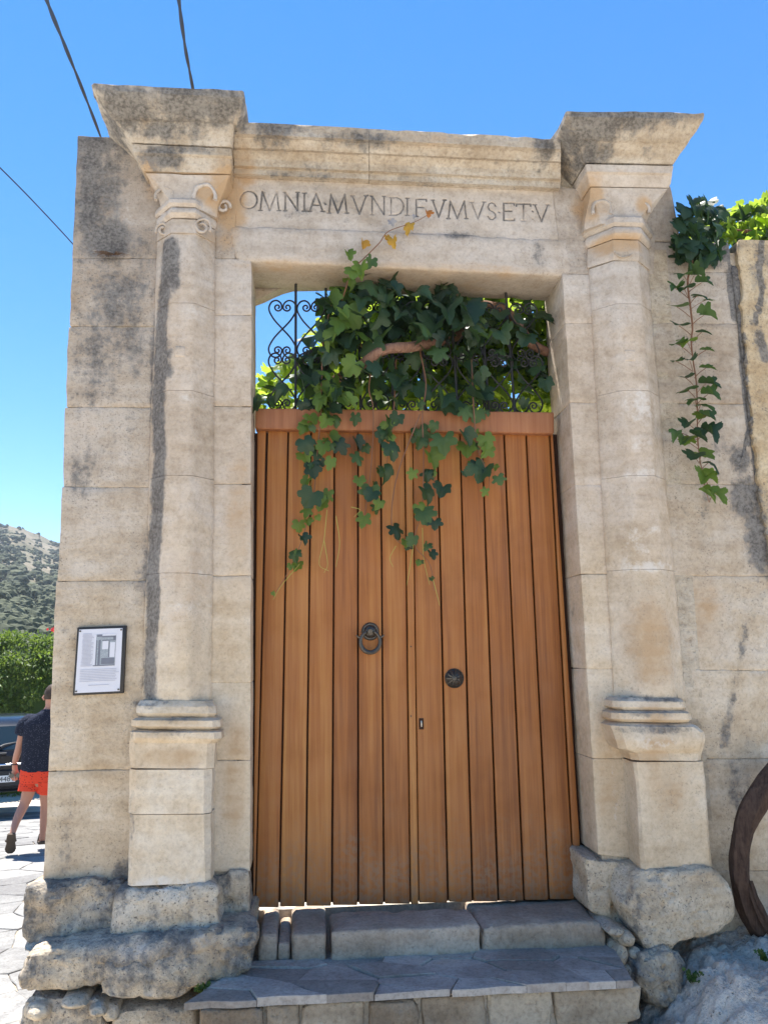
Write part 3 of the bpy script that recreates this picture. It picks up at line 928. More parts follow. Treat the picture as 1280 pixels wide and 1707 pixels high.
# crowning cornices over the pilasters
gl('cornice_block', [row(154, 407, 139, 150, -.34, .01, .01, .3), row(157, 407, 150, 161, -.338, .01, .01, .3), row(164, 405, 161, 171, -.32, .008, .008, .3), row(178, 400, 180, 188, -.28, .006, .006, .3), row(190, 394, 195, 202, -.245, .006, .006, .3),
                     row(192, 390, 200, 206, -.225, .006, .006, .3), row(206, 387, 219, 225, -.19, .006, .006, .3), row(219, 385, 237, 244, -.165, .006, .006, .3)], 'cornice', seed=101, amp=.009, amp2=.016, rowres=.018, res=.025, chip=.06)
gl('cornice_block', [row(942, 1174, 184, 188, -.34, .01, .01, .3), row(943, 1172, 193, 198, -.338, .01, .01, .3), row(948, 1165, 204, 209, -.315, .008, .008, .3), row(956, 1156, 220, 224, -.28, .006, .006, .3), row(961, 1148, 231, 234, -.255, .006, .006, .3),
                     row(963, 1146, 236, 239, -.235, .006, .006, .3), row(969, 1134, 255, 257, -.195, .006, .006, .3), row(975, 1123, 270, 273, -.165, .006, .006, .3)], 'cornice', seed=107, amp=.008, amp2=.014, rowres=.018, res=.025, chip=.05)
# abacus courses
gl('abacus', [row(220, 386, 240, 247, -.17, .006, .006, .2), row(222, 387, 253, 259, -.17, .006, .006, .2), row(225, 386, 259, 264, -.155, .006, .006, .2), row(234, 386, 276, 280, -.14, .006, .006, .2), row(240, 384, 284, 289, -.128, .006, .006, .2)], 'cornice', seed=111, amp=.008, amp2=.012, rowres=.018)
gl('abacus', [row(976, 1123, 273, 276, -.17, .006, .006, .2), row(978, 1121, 285, 288, -.17, .006, .006, .2), row(979, 1121, 290, 292, -.155, .006, .006, .2), row(981, 1119, 302, 304, -.14, .006, .006, .2), row(983, 1115, 310, 312, -.128, .006, .006, .2)], 'limetop', seed=115, amp=.003, amp2=.005, rowres=.018)
# bells
gl('capital', [row(241, 383, 288, 291, -.125, .006, .006, .2), row(250, 376, 300, 304, -.118, .02, .02, .2), row(258, 368, 316, 319, -.11, .035, .035, .2), row(263, 361, 332, 334, -.108, .055, .055, .2), row(264, 359, 347, 350, -.108, .07, .07, .2)], 'limetop', seed=120, amp=.010, amp2=.020, rowres=.02)
gl('capital', [row(984, 1114, 312, 314, -.126, .006, .006, .2), row(985, 1104, 326, 328, -.12, .02, .02, .2), row(983, 1093, 342, 344, -.112, .035, .035, .2), row(981, 1086, 356, 358, -.11, .055, .055, .2), row(981, 1083, 372, 374, -.11, .07, .07, .2)], 'limetop', seed=124, amp=.005, amp2=.008, rowres=.02)
def oct_row(xa, xb, ya, yb, Yf, Ys=-.012, k=.30):
    a, b = U(xa, ya, Ys), U(xb, yb, Ys)
    wd = b[0]-a[0]
    return dict(xL=a[0], xR=b[0], zL=a[1], zR=b[1], yF=Yf, yB=.05, cx=wd*k, cy=Ys-Yf)
# astragal rings and neckings
gl('astragal', [oct_row(260, 361, 350, 354, -.135), oct_row(258, 363, 353, 357, -.145), oct_row(258, 363, 359, 362, -.145), oct_row(262, 360, 362, 366, -.128)], 'limetop', seed=130, amp=.002, amp2=.003, rowres=.012)
gl('astragal', [oct_row(262, 360, 364, 367, -.128), oct_row(261, 361, 368, 371, -.136), oct_row(261, 361, 373, 376, -.136), oct_row(264, 358, 378, 381, -.112)], 'limetop', seed=131, amp=.002, amp2=.003, rowres=.012)
gl('astragal', [oct_row(976, 1086, 378, 381, -.14), oct_row(973, 1088, 382, 385, -.15), oct_row(973, 1088, 391, 393, -.15), oct_row(979, 1083, 395, 397, -.132)], 'lime', seed=132, amp=.002, amp2=.003, rowres=.012)
gl('astragal', [oct_row(979, 1083, 396, 398, -.132), oct_row(976, 1086, 401, 403, -.142), oct_row(977, 1086, 407, 409, -.142), oct_row(981, 1081, 413, 415, -.118)], 'lime', seed=133, amp=.002, amp2=.003, rowres=.012)
gl('necking', [oct_row(262, 358, 380, 383, -.108), oct_row(261, 359, 402, 405, -.106)], 'limetop', seed=134, amp=.004, amp2=.006)
gl('necking', [oct_row(980, 1081, 415, 417, -.116), oct_row(979, 1083, 440, 444, -.118), oct_row(980, 1083, 446, 450, -.108)], 'lime', seed=135, amp=.003, amp2=.006)
# volutes
def arc(cx, cy, r, a0, a1, Y, n=14, sp=0.0):
    o = []
    for i in range(n+1):
        t = i/n
        a = R(a0+(a1-a0)*t)
        rr = r*(1-sp*t)
        o.append(tuple(P3(cx+rr*math.cos(a), cy-rr*math.sin(a), Y)))
    return o
for pts, rd in [(arc(341, 326, 18, -20, 200, -.108), .010), (arc(274, 328, 15, -20, 200, -.098), .009), (arc(1003, 350, 16, -25, 205, -.110), .010), (arc(1069, 350, 13, -25, 205, -.105), .009),
                (arc(337, 378, 15, -30, 500, -.102, 36, .75), .0075), (arc(272, 382, 12, 210, -320, -.062, 36, .75), .0075), (arc(372, 345, 12, 0, 420, -.03, 30, .7), .008), (arc(1040, 412, 17, 200, 340, -.118), .004)]:
    tv, tf = tube_geo(pts, rd, 10)
    tv = np.array(tv)
    tv = tv+np.stack([fbm(tv, 28, 3, 50+q_) for q_ in range(3)], 1)*.007
    o = MB().add((tv, tf)).build('volute', M['limetop'], gate)
    GP(o)
# octagonal half shafts
SL = [403, 517, 660, 799, 958, 1168]
def shl(y): t = (y-400)/765; return 262-25*t, 358-6*t
for i, (a, b) in enumerate(zip(SL[:-1], SL[1:])):
    xa, xb = shl(a), shl(b)
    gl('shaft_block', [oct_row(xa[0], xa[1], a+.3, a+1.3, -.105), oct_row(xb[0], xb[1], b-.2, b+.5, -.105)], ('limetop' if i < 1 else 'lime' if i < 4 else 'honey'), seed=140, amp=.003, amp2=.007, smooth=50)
SR = [448, 518, 660, 799, 952, 1165]
def shr(y): t = (y-440)/725; return 982+43*t, 1079+63*t
for i, (a, b) in enumerate(zip(SR[:-1], SR[1:])):
    xa, xb = shr(a), shr(b)
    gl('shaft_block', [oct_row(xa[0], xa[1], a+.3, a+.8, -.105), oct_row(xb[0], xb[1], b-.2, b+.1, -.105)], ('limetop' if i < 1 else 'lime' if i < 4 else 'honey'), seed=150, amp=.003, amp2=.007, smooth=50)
# incised square plugs
for cx, cy, Y in ((300, 585, -.104), (1050, 592, -.104)):
    gb('square_plug', [(cx-9, cy-9), (cx+9, cy-9), (cx+9, cy+9), (cx-9, cy+9)], Y-.004, Y+.03, 'lime', r=.003, amp=.0005, amp2=0, res=.02, seed=int(cx))
# base mouldings and pedestals
def bm_rows(xs, yy, Ys):
    return [row(a, b, y-1, y+1.5 if False else y, Y, .03, .03, .05) for (a, b), y, Y in zip(xs, yy, Ys)]
gl('base_moulding', bm_rows([(232, 352), (226, 358), (225, 360), (230, 356)], [1169, 1178, 1190, 1196], [-.115, -.135, -.14, -.125]), 'lime', seed=160, amp=.004, amp2=.006, rowres=.015)
gl('base_moulding', bm_rows([(228, 356), (217, 365), (216, 366), (226, 360)], [1196.5, 1202, 1212, 1217], [-.125, -.158, -.158, -.13]), 'lime', seed=161, amp=.004, amp2=.006, rowres=.015)
gl('base_moulding', bm_rows([(224, 360), (214, 367), (214, 368), (213, 357), (213, 355)], [1217.5, 1222, 1232, 1240, 1282], [-.13, -.165, -.165, -.15, -.15]), 'honey', seed=162, amp=.005, amp2=.006, rowres=.02)
gl('pedestal_block', [row(214, 353, 1284, 1283, -.15, .035, .03, .05), row(213, 351, 1358, 1357, -.15, .03, .03, .05)], 'honey', seed=163, amp=.005, amp2=.008)
gl('pedestal_block', [row(213, 351, 1359.5, 1358.5, -.152, .03, .03, .05), row(212, 350, 1478, 1472, -.152, .02, .02, .05)], 'honey', seed=164, amp=.005, amp2=.008)
gl('base_moulding', bm_rows([(1030, 1138), (1024, 1146), (1024, 1148), (1030, 1144)], [1164, 1170, 1180, 1185], [-.115, -.135, -.138, -.125]), 'honey', seed=170, amp=.003, amp2=.005, rowres=.015)
gl('base_moulding', bm_rows([(1026, 1146), (1022, 1155), (1022, 1158), (1026, 1152)], [1185.5, 1190, 1200, 1205], [-.125, -.155, -.155, -.13]), 'honey', seed=171, amp=.003, amp2=.005, rowres=.015)
gl('base_moulding', bm_rows([(1026, 1152), (1022, 1166), (1026, 1178), (1030, 1180), (1035, 1176), (1052, 1174), (1056, 1172)], [1205.5, 1212, 1222, 1234, 1250, 1257, 1269], [-.13, -.165, -.17, -.175, -.165, -.15, -.15]), 'honey', seed=172, amp=.004, amp2=.006, rowres=.018)
gl('pedestal_block', [row(1057, 1174, 1271, 1270, -.15, .012, .012, .05), row(1064, 1180, 1340, 1339, -.15, .012, .012, .05), row(1066, 1184, 1400, 1399, -.15, .015, .015, .05), row(1070, 1191, 1452, 1449, -.152, .02, .02, .05)], 'honey', seed=173, amp=.004, amp2=.008)
# mortar hearts
def core(x0, x1, y0, y1, z0, z1):
    GP(MB().box((x0, y0, z0), (x1, y1, z1)).build('mortar_core', M['mortar'], gate))
core(-1.13, -.31, .0075, .32, 1.0, 4.1)
core(-1.13, -.42, .0085, .32, 4.11, 4.74)
core(1.43, 2.0, .0075, .32, 1.0, 4.3)
core(-.8, 1.9, .05, .29, 4.16, 4.78)
# foundation boulders
def fb(q, yf, yb, seed, dk, r=.035, amp=.013, amp2=.022):
    """roughly squared, eroded footing stone"""
    o = blockpx('foundation_boulder', gate, q, yf, yb, M['rock'], r=r, amp=amp, amp2=amp2, res=.014, seed=seed, gap=0, er=1.1, dk=dk)
    me = o.data
    V = np.empty(len(me.vertices)*3)
    me.vertices.foreach_get('co', V)
    V = V.reshape(-1, 3)
    Nn = np.empty(len(me.vertices)*3)
    me.vertices.foreach_get('normal', Nn)
    Nn = Nn.reshape(-1, 3)
    bite = -np.maximum(0, fbm(V, 8, 3, seed+60, .6)-.12)*.075-np.maximum(0, fbm(V, 24, 3, seed+61, .6)-.15)*.030
    bed = -.012*np.clip(np.sin(V[:, 2]*60+5*fbm(V, 3, 3, seed+62))-.55, 0, 1)*np.clip(fbm(V, 4, 2, seed+63)*2+.6, 0, 1)
    V = V+Nn*(bite+bed)[:, None]
    me.vertices.foreach_set('co', V.ravel())
    me.set_sharp_from_angle(angle=R(40))
    me.update()
    return GP(o)
fb([(36, 1478), (210, 1467), (196, 1594), (34, 1588)], -.09, .38, 1, .62)
fb([(186, 1484), (366, 1471), (372, 1582), (172, 1598)], -.19, .2, 2, .45, r=.05)
fb([(340, 1458), (413, 1452), (417, 1552), (362, 1570)], -.03, .34, 3, .60, r=.016, amp=.006, amp2=.010)
fb([(32, 1592), (432, 1546), (408, 1652), (26, 1654)], -.29, .32, 4, .62, r=.045)
fb([(150, 1600), (330, 1592), (318, 1676), (160, 1668)], -.31, .1, 44, .55, r=.05)
fb([(974, 1429), (1052, 1440), (1046, 1550), (982, 1520)], -.03, .34, 8, .34, r=.016, amp=.006, amp2=.010)
fb([(38, 1655), (172, 1662), (178, 1840), (-6, 1840)], -.29, .4, 5, .62, r=.04)
fb([(184, 1682), (328, 1680), (332, 1840), (182, 1840)], -.27, .3, 6, .4, r=.03)
gr('foundation_boulder', [(36, 1580), (110, 1586), (180, 1594), (180, 1606), (100, 1604), (36, 1600)], -.14, .3, seed=14, amp=.016, dk=.2)
gr('foundation_boulder', [(166, 1672), (196, 1676), (198, 1698), (184, 1712), (168, 1700)], -.27, .1, seed=7, amp=.012, n=30)
gr('foundation_boulder', [(1048, 1456), (1120, 1452), (1188, 1450), (1226, 1486), (1234, 1545), (1190, 1562), (1132, 1572), (1118, 1592), (1086, 1598), (1064, 1560), (1042, 1505)], -.20, .25, seed=9, amp=.022, dk=.34)
gr('foundation_boulder', [(1060, 1598), (1092, 1596), (1126, 1582), (1146, 1604), (1148, 1658), (1120, 1684), (1082, 1682), (1064, 1640)], -.27, .1, seed=10, amp=.026, dk=.6)
for i, (cx, cy, a, b) in enumerate([(1046, 1568, 17, 13), (1060, 1592, 11, 10), (1028, 1556, 16, 9), (1036, 1596, 14, 20), (1052, 1622, 13, 14), (60, 1690, 22, 16), (120, 1676, 26, 10), (160, 1690, 16, 12)]):
    gr('foundation_boulder', [(cx+a*math.cos(t), cy+b*math.sin(t)) for t in np.linspace(0, 6.283, 9)[:-1]], -.20 if cx > 500 else -.33, .1, seed=20+i, amp=.010, dk=.05, n=26, bulge=.02, soft=.04)
core(-1.05, -.34, .0, .3, .3, 1.05)
core(1.44, 2.1, .03, .3, .3, 1.05)

# ================================================================== GARDEN WALL ON THE RIGHT
gw = empty('garden_wall', 'coursed limestone garden wall right of the gateway with vine hanging over it', 'wall', loc=(2.3, 0, GZ))
def we(y): return np.interp(y, [395, 540, 672, 740, 830, 900, 960], [1214, 1230, 1243, 1246, 1262, 1275, 1330])
CR = [402, 453, 539, 672, 807, 960, 1117, 1265, 1452, 1580]
for i, (a, b) in enumerate(zip(CR[:-1], CR[1:])):
    xa = 1120 if a < 460 else 1075+60*(a-440)/720
    xb = 1125 if b < 460 else 1075+60*(b-440)/720
    ea, eb = we(a), we(b)
    if a >= 955: ea = eb = 1420
    inv(blockpx('wall_block', gw, [(1085 if a < 460 else xa, a), (ea, a+1), (eb, b+1), (1085 if b < 460 else xb, b)], .008, .34, M['ashlar' if i < 4 else 'honeywall'], seed=200+i, res=.02, r=.004, amp=.004, amp2=.005, er=2.2, gap=.0005, yoff=rr_.uniform(-.002, .002), dk=.05))
inv(MB().box((2.01, .0155, .3), (4.2, .32, 4.3)).build('mortar_core', M['mortar'], gw))
# grimy broken strip where plaster has fallen
inv(boulder('broken_patch', gw, [(1214, 398), (1228, 400), (1240, 540), (1256, 680), (1262, 760), (1274, 850), (1288, 960), (1276, 960), (1262, 900), (1238, 850), (1222, 812), (1240, 770), (1246, 720), (1238, 600), (1226, 500)], .004, .2, M['ashlar'], seed=230, amp=.018, dk=.95, bulge=.0, n=90, soft=.02))
pw = empty('plastered_wall', 'ochre plastered wall with cracked edge at the far right', 'wall', loc=(3, 0, GZ))
prow = []
for y in np.linspace(398, 975, 60):
    e = np.interp(y, [398, 430, 480, 540, 580, 620, 680, 720, 780, 830, 900, 975], [1232, 1230, 1236, 1238, 1246, 1244, 1252, 1256, 1264, 1270, 1281, 1292])+rr_.uniform(-3.2, 3.2)
    a, b = U(e, y, -.025), U(1420, y+2, -.025)
    prow.append(dict(xL=a[0], xR=b[0], zL=a[1], zR=a[1], yF=-.022, yB=.31, cx=.008, cy=.006))
inv(loft('wall_face', pw, prow, M['plaster'], res=.018, rowres=.018, amp=.005, amp2=.012, seed=240))
# rest of the place behind the camera line: wall carries on to the right, lower part
# rocky bank under the wall
def outcrop():
    n = 210
    x = np.concatenate([np.linspace(1.30, 2.5, 150), np.linspace(2.52, 4.4, 60)])
    y = np.linspace(-1.9, .02, n)
    X, Y = np.meshgrid(x, y, indexing='ij')
    P = np.stack([X.ravel(), Y.ravel(), np.zeros(X.size)], 1)
    h = GZ-.05+np.clip((X-1.22)/.6, 0, 1)**.6*np.clip((Y+1.85)/1.4, 0, 1)**.8*(.77+.10*np.clip((X-1.9)/1, 0, 1))
    h = h+(.085*fbm(P, 3.6, 5, 33, .6)+.06*np.abs(fbm(P, 7, 4, 35))+.028*np.abs(fbm(P, 17, 3, 36))-.05*np.maximum(0, fbm(P, 10, 3, 37)-.25)).reshape(X.shape)*np.clip((X-1.26)/.25, 0, 1)
    V = np.stack([X.ravel(), Y.ravel(), h.ravel()], 1)
    I, J = np.meshgrid(np.arange(n-1), np.arange(n-1), indexing='ij')
    I, J = I.ravel(), J.ravel()
    Fq = np.stack([I*n+J, (I+1)*n+J, (I+1)*n+J+1, I*n+J+1], 1)
    o = link('rocky_bank', mesh_q('rocky_bank', V, Fq, None, 45), None, M['outcrop'])
    tag(o, kind='structure')
outcrop()

# ================================================================== STEPS
steps = empty('entrance_steps', 'worn grey stone entrance steps with flagstone tread below the wooden door', 'steps', loc=(.5, -.3, GZ))
ZT, ZS = .90, .78
def st(name, x0, x1, y0, y1, z0, z1, mat, seed, **k):
    return inv(block(name, steps, [(x0, z1), (x1, z1), (x1, z0), (x0, z0)], y0, y1, M[mat], seed=seed, **{**dict(r=.018, amp=.007, amp2=.010, res=.022, er=2.2), **k}))
xq = lambda px: U(px, 1545, -.12)[0]
st('threshold_stone', xq(431), xq(462), -.10, .30, .74, .884, 'step', 1)
st('threshold_stone', xq(463), xq(485), -.09, .30, .72, .845, 'step', 2)
st('threshold_stone', xq(486), xq(546), -.12, .30, .74, .886, 'step', 3)
st('threshold_stone', xq(551), xq(800), -.13, .15, .74, .892, 'step', 4)
st('threshold_stone', xq(802), xq(1009), -.12, .30, .74, .880, 'step', 5)
# tread of crazy paving
rng = random.Random(21)
bound = [(-.46, -.505), (1.34, -.53), (1.42, -.10), (-.24, -.10)]
seeds = []
while len(seeds) < 26:
    p = (rng.uniform(-.42, 1.36), rng.uniform(-.52, -.10))
    if all(((p[0]-q[0])/2.0)**2+(p[1]-q[1])**2 > rng.choice((.002, .006, .012)) for q in seeds): seeds.append(p)
SH = .55
shr_ = lambda p: (p[0]+SH*p[1], p[1]*1.6)
ush = lambda p: (p[0]-SH*p[1]/1.6, p[1]/1.6)
for c in voronoi([shr_(p) for p in seeds], [shr_(p) for p in bound]):
    o = flag('flagstone', steps, [ush(p) for p in c], ZS-.03, ZS+rng.uniform(-.008, .004), .0016, M['slate'], rng, .003, .011)
    if o: inv(o)
inv(MB().box((-.40, -.47, GZ), (1.33, .0, ZS-.012)).build('step_core', M['mortar'], steps))
rx = [332, 442, 500, 612, 700, 812, 922, 1074]
for i, (a, b) in enumerate(zip(rx[:-1], rx[1:])):
    x0, x1 = U(a, 1670, -.5)[0], U(b, 1670, -.5)[0]
    hb = rng.uniform(.54, .60)
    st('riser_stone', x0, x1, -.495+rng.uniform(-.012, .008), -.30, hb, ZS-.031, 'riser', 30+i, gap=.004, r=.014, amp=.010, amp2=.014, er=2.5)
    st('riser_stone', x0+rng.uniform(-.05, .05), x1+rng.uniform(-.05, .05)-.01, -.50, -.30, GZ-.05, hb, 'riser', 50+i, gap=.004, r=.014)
court = MB().box((-1.0, .30, .4), (4.4, 7.0, .872)).build('courtyard', M['ground'])
tag(court, kind='structure')

# ================================================================== DOORS
YD = .20
gt = [427, 446, 481, 519, 558, 597, 635, 675, 687, 729, 767, 803, 840, 877, 916, 921]
gbm = [421, 424.5, 465, 509, 553, 597, 640, 684.5, 697, 747, 788, 831, 874, 915.5, 959, 976]
def dleaf(label, i0, i1):
    x0 = U(gbm[i0], 1515, YD)[0]
    o = empty('door_leaf', label, 'door', 'leaves of the wooden double door', loc=(x0, YD, .9))
    for i in range(i0, i1):
        tl, tr = U(gt[i], 722, YD), U(gt[i+1], 722, YD)
        yb0 = 1515-15*(gbm[i]-425)/545
        bl, br = U(gbm[i], yb0, YD), U(gbm[i+1], yb0, YD)
        ast = (i == 7)
        inv(block('astragal' if ast else 'plank', o, [(tl[0], tl[1]+.03), (tr[0], tr[1]+.03), br, bl], YD-(.012 if ast else .0), YD+.03, M['wood'], r=.005, amp=.0006, amp2=.0015, res=.12, seed=300+i, gap=.0012 if ast else .0042, er=.3))
    a, b = U(gt[i0], 722, YD+.03), U(gt[i1], 722, YD+.03)
    c, d = U(gbm[i0], 1512, YD+.03), U(gbm[i1], 1512, YD+.03)
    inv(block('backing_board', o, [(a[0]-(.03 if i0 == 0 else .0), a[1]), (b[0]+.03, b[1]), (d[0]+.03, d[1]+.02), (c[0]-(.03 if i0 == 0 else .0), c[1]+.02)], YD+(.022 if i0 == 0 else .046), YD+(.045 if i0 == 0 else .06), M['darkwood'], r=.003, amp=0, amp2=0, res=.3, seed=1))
    return o
dl = dleaf('left leaf of vertical brown planks with the ring knocker', 0, 7)
dr = dleaf('right leaf of vertical brown planks with the round knob and keyhole', 7, 15)
pm = PXM(YD, 640, 1100)
def disc(parent, name, px, py, prof, mat, n=24):
    c = P3(px, py, YD)
    V, Fs = [], []
    for r, h in prof:
        for k in range(n):
            a = 2*math.pi*k/n
            V.append((c[0]+r*math.cos(a), YD-h, c[2]+r*math.sin(a)))
    for i in range(len(prof)-1):
        for k in range(n): Fs.append((i*n+k, i*n+(k+1) % n, (i+1)*n+(k+1) % n, (i+1)*n+k))
    Fs.append(tuple(range((len(prof)-1)*n, len(prof)*n)))
    return inv(link(name, mesh_q(name, V, Fs, None, 40), parent, mat))
kn = disc(dl, 'knocker', 617, 1053, [(.046, 0), (.046, .006), (.040, .012), (.034, .012), (.030, .022), (.020, .030), (.008, .034)], M['bronze'])
c = P3(617, 1070, YD-.035)
rg = []
for i in range(29):
    a = R(115+310*i/28)
    rg.append((c[0]+.050*math.cos(a), c[1]-.004, c[2]+.054*math.sin(a)))
ring = MB().tube(rg, [.0075+.004*abs(math.sin(math.pi*i/28)) for i in range(29)], 8)
for sx in (-1, 1): ring.tube([(c[0]+sx*.044, c[1], c[2]+.02), (c[0]+sx*.060, c[1]-.004, c[2]+.024), (c[0]+sx*.072, c[1]-.002, c[2]+.034)], [.007, .006, .003], 6)
ring.tube([(c[0], c[1]+.01, c[2]+.055), (c[0], c[1]-.008, c[2]+.052)], .012, 8)
ro = ring.build('knocker_ring', M['bronze'], kn)
kb = disc(dr, 'door_knob', 757, 1131, [(.050, 0), (.050, .006), (.046, .010), (.043, .008), (.038, .012), (.032, .024), (.020, .032), (.006, .034)], M['bronze'])
pet = MB()
c = P3(757, 1131, YD-.03)
for k in range(10):
    a = 2*math.pi*k/10
    pet.tube([(c[0]+.012*math.cos(a), c[1]-.004, c[2]+.012*math.sin(a)), (c[0]+.030*math.cos(a), c[1]+.004, c[2]+.030*math.sin(a)), (c[0]+.042*math.cos(a), c[1]+.016, c[2]+.042*math.sin(a))], [.004, .007, .004], 5)
po = pet.build('rosette', M['bronze'], kb)
kp = inv(blockpx('keyhole_plate', dr, [(697.5, 1197), (706.5, 1197), (707, 1217), (698, 1217)], YD-.004, YD+.01, M['darkwood'], r=.004, amp=0, amp2=0, res=.02))
kc = blockpx('lock_cylinder', kp, [(700.5, 1201), (704, 1201), (704.5, 1213), (701, 1213)], YD-.010, YD, M['brass'], r=.003, amp=0, amp2=0, res=.02)
for y in (1078, 1194):
    p = P3(685, y, YD-.012)
    inv(MB().tube([(p[0], p[1]-.0015, p[2]), (p[0], p[1]+.004, p[2])], .004, 8).build('nail', M['iron'], dr))
beam = blockpx('door_beam', None, [(425, 679), (924, 686), (924, 723), (425, 715)], YD-.045, YD+.05, M['beam'], r=.010, amp=.0012, amp2=.003, res=.06, seed=3, er=.6)
tag(beam, 'reddish horizontal wooden beam lying across the top of the door leaves', 'beam')

# ================================================================== IRON GRILLE
gri = empty('iron_grille', 'black wrought iron grille with heart scrolls above the door beam', 'grille', loc=(.5, .22, 3.4))
YG = .23
for i, (px, yt) in enumerate([(493, 473), (543, 480), (597, 500), (649, 505), (700, 505), (752, 515), (802, 515), (843, 488)]):
    a, b = P3(px, yt, YG), P3(px+(px-500)*.045, 690, YG)
    inv(MB().tube([a, b], .0075, 6).build('bar', M['iron'], gri))
def scroll(cx, cy, flip):
    for sgn in (-1, 1):
        pts = []
        for k in range(16):
            t = k/15
            a = R(-270+450*t)
            r = 1.4+5.6*t
            pts.append((cx+sgn*(8+r*math.cos(a)), cy-36+r*math.sin(a)))
        pts += [(cx+sgn*x, cy-y) for x, y in ((3, 43), (10, 47.5), (18, 45), (22.5, 37), (21.5, 28), (13, 14), (0, 0))]
        if flip: pts = [(x, 2*cy-y) for x, y in pts]
        inv(MB().tube(spline([P3(x, y, YG) for x, y in pts], 3), .0050, 5).build('scroll', M['iron'], gri))
for cx in (471, 518, 570, 623, 675, 726, 777, 824, 872):
    off = (cx-471)*.012
    scroll(cx, 548+off, False)
    scroll(cx+(cx-500)*.01, 548+off, True)
    scroll(cx+(cx-500)*.025, 636+off, False)
    scroll(cx+(cx-500)*.025, 636+off, True)

# ================================================================== PLAQUE
pq = [(129, 1046), (211, 1043), (206, 1156), (121, 1160)]
Q = np.array([U(a, b, -.02) for a, b in pq])
pl = empty('information_plaque', 'black framed information plaque with a drawing of the gate, fixed left of the pilaster', 'plaque', loc=(Q[:, 0].mean(), -.02, Q[:, 1].min()))
def pqp(u, v, y): 
    p = (Q[0]*(1-u)+Q[1]*u)*(1-v)+(Q[3]*(1-u)+Q[2]*u)*v
    return (p[0], y, p[1])
def pquad(name, rects, y, mat, par=pl):
    mb = MB()
    for (u0, v0, u1, v1) in rects:
        f = [pqp(u0, v0, y), pqp(u0, v1, y), pqp(u1, v1, y), pqp(u1, v0, y)]
        bk = [(a, y+.0015, c) for a, _, c in f]
        mb.add((f+bk, [(0, 1, 2, 3), (4, 7, 6, 5), (0, 4, 5, 1), (1, 5, 6, 2), (2, 6, 7, 3), (3, 7, 4, 0)]))
    return inv(mb.build(name, mat, par, 0))
inv(block('frame', pl, [tuple(q) for q in Q], -.022, -.002, M['frameblk'], r=.003, amp=0, amp2=0, res=.1, gap=0))
pquad('panel', [(.045, .035, .925, .965)], -.0245, M['plate'])
for u, v in ((.07, .06), (.9, .06), (.07, .94), (.9, .94)):
    p = pqp(u, v, 0)
    inv(MB().tube([(p[0], -.028, p[2]), (p[0], -.02, p[2])], .0045, 8).build('screw', M['bronze'], pl))
rp = random.Random(4)
pquad('printed_text', [(.12+rp.uniform(0, .02), .10+k*.019, .33+rp.uniform(-.03, .04), .108+k*.019) for k in range(26)]+[(.12, .63+k*.024, .86+rp.uniform(-.06, .03), .637+k*.024) for k in range(8)]+[(.30, .86, .70, .867)], -.0265, M['inkp'])
pquad('printed_drawing', [(.36, .12, .80, .58)], -.0264, M['inkm'])
pquad('printed_drawing', [(.41, .20, .43, .57), (.455, .20, .50, .57), (.37, .57, .80, .585), (.42, .12, .52, .155), (.52, .145, .80, .165), (.53, .20, .80, .215), (.66, .22, .68, .46), (.53, .47, .79, .56), (.75, .16, .80, .20)], -.0268, M['ink'])
pquad('printed_drawing', [(.535, .22, .655, .34), (.69, .24, .79, .46), (.36, .12, .405, .57), (.53, .115, .80, .14)], -.0267, M['plate'])

# ================================================================== VINES
def leaf_geo(seed):
    rg = random.Random(seed)
    dp = (0, .35, .7, 1.0, .5, .2, .85)[seed % 7]
    half = [(.03, .03+.05*dp), (.18, -.15), (.40, -.13), (.56, .08), (.52-.14*dp, .25), (.63, .43), (.55, .64), (.36-.10*dp, .61-.05*dp), (.26, .82), (.11, .90)]
    pts = []
    for sg in (1, -1):
        h = [(sg*x*rg.uniform(.9, 1.1), y+rg.uniform(-.04, .04)) for x, y in half]
        # teeth between the lobes
        hh = []
        for a, b in zip(h[:-1], h[1:]):
            hh.append(a)
            hh.append(((a[0]+b[0])/2*1.05+rg.uniform(-.02, .02), (a[1]+b[1])/2+rg.uniform(-.03, .03)))
        hh.append(h[-1])
        pts.append(hh)
    out = pts[0]+[(rg.uniform(-.03, .03), 1.0)]+pts[1][::-1]
    ch = []
    for a, b in zip(out, out[1:]+out[:1]):
        ch.append((a[0]*.75+b[0]*.25, a[1]*.75+b[1]*.25))
        ch.append((a[0]*.25+b[0]*.75, a[1]*.25+b[1]*.75))
    out = [(x*(1+(.05 if q_ % 2 else -.035)*rg.random()), .3+(y-.3)*(1+(.05 if q_ % 2 else -.035)*rg.random())) for q_, (x, y) in enumerate(ch)]
    fold, droop, tw = rg.uniform(-.1, .55), rg.uniform(.1, .8), rg.uniform(-.35, .35)
    def z(x, y): return fold*abs(x)-droop*(y-.2)**2*.8+tw*x*y+.05*math.sin(9*x+seed)*y
    V = [(0, .22, z(0, .22))]+[(x, y, z(x, y)) for x, y in out]
    n = len(out)
    mids = [(x*.5, .22+(y-.22)*.5, z(x*.5, .22+(y-.22)*.5)+.015) for x, y in out]
    V += mids
    Fs = []
    for i in range(n):
        j = (i+1) % n
        Fs.append((0, 1+n+i, 1+n+j))
        Fs.append((1+n+i, 1+i, 1+j, 1+n+j))
    return V, Fs
LV = [leaf_geo(s) for s in range(7)]
LM = {}
def leaf_mesh(k, mk):
    if (k, mk) not in LM:
        me = mesh_q('leaf', LV[k][0], LV[k][1], None, 60)
        me.materials.append(M[mk])
        LM[(k, mk)] = me
    return LM[(k, mk)]
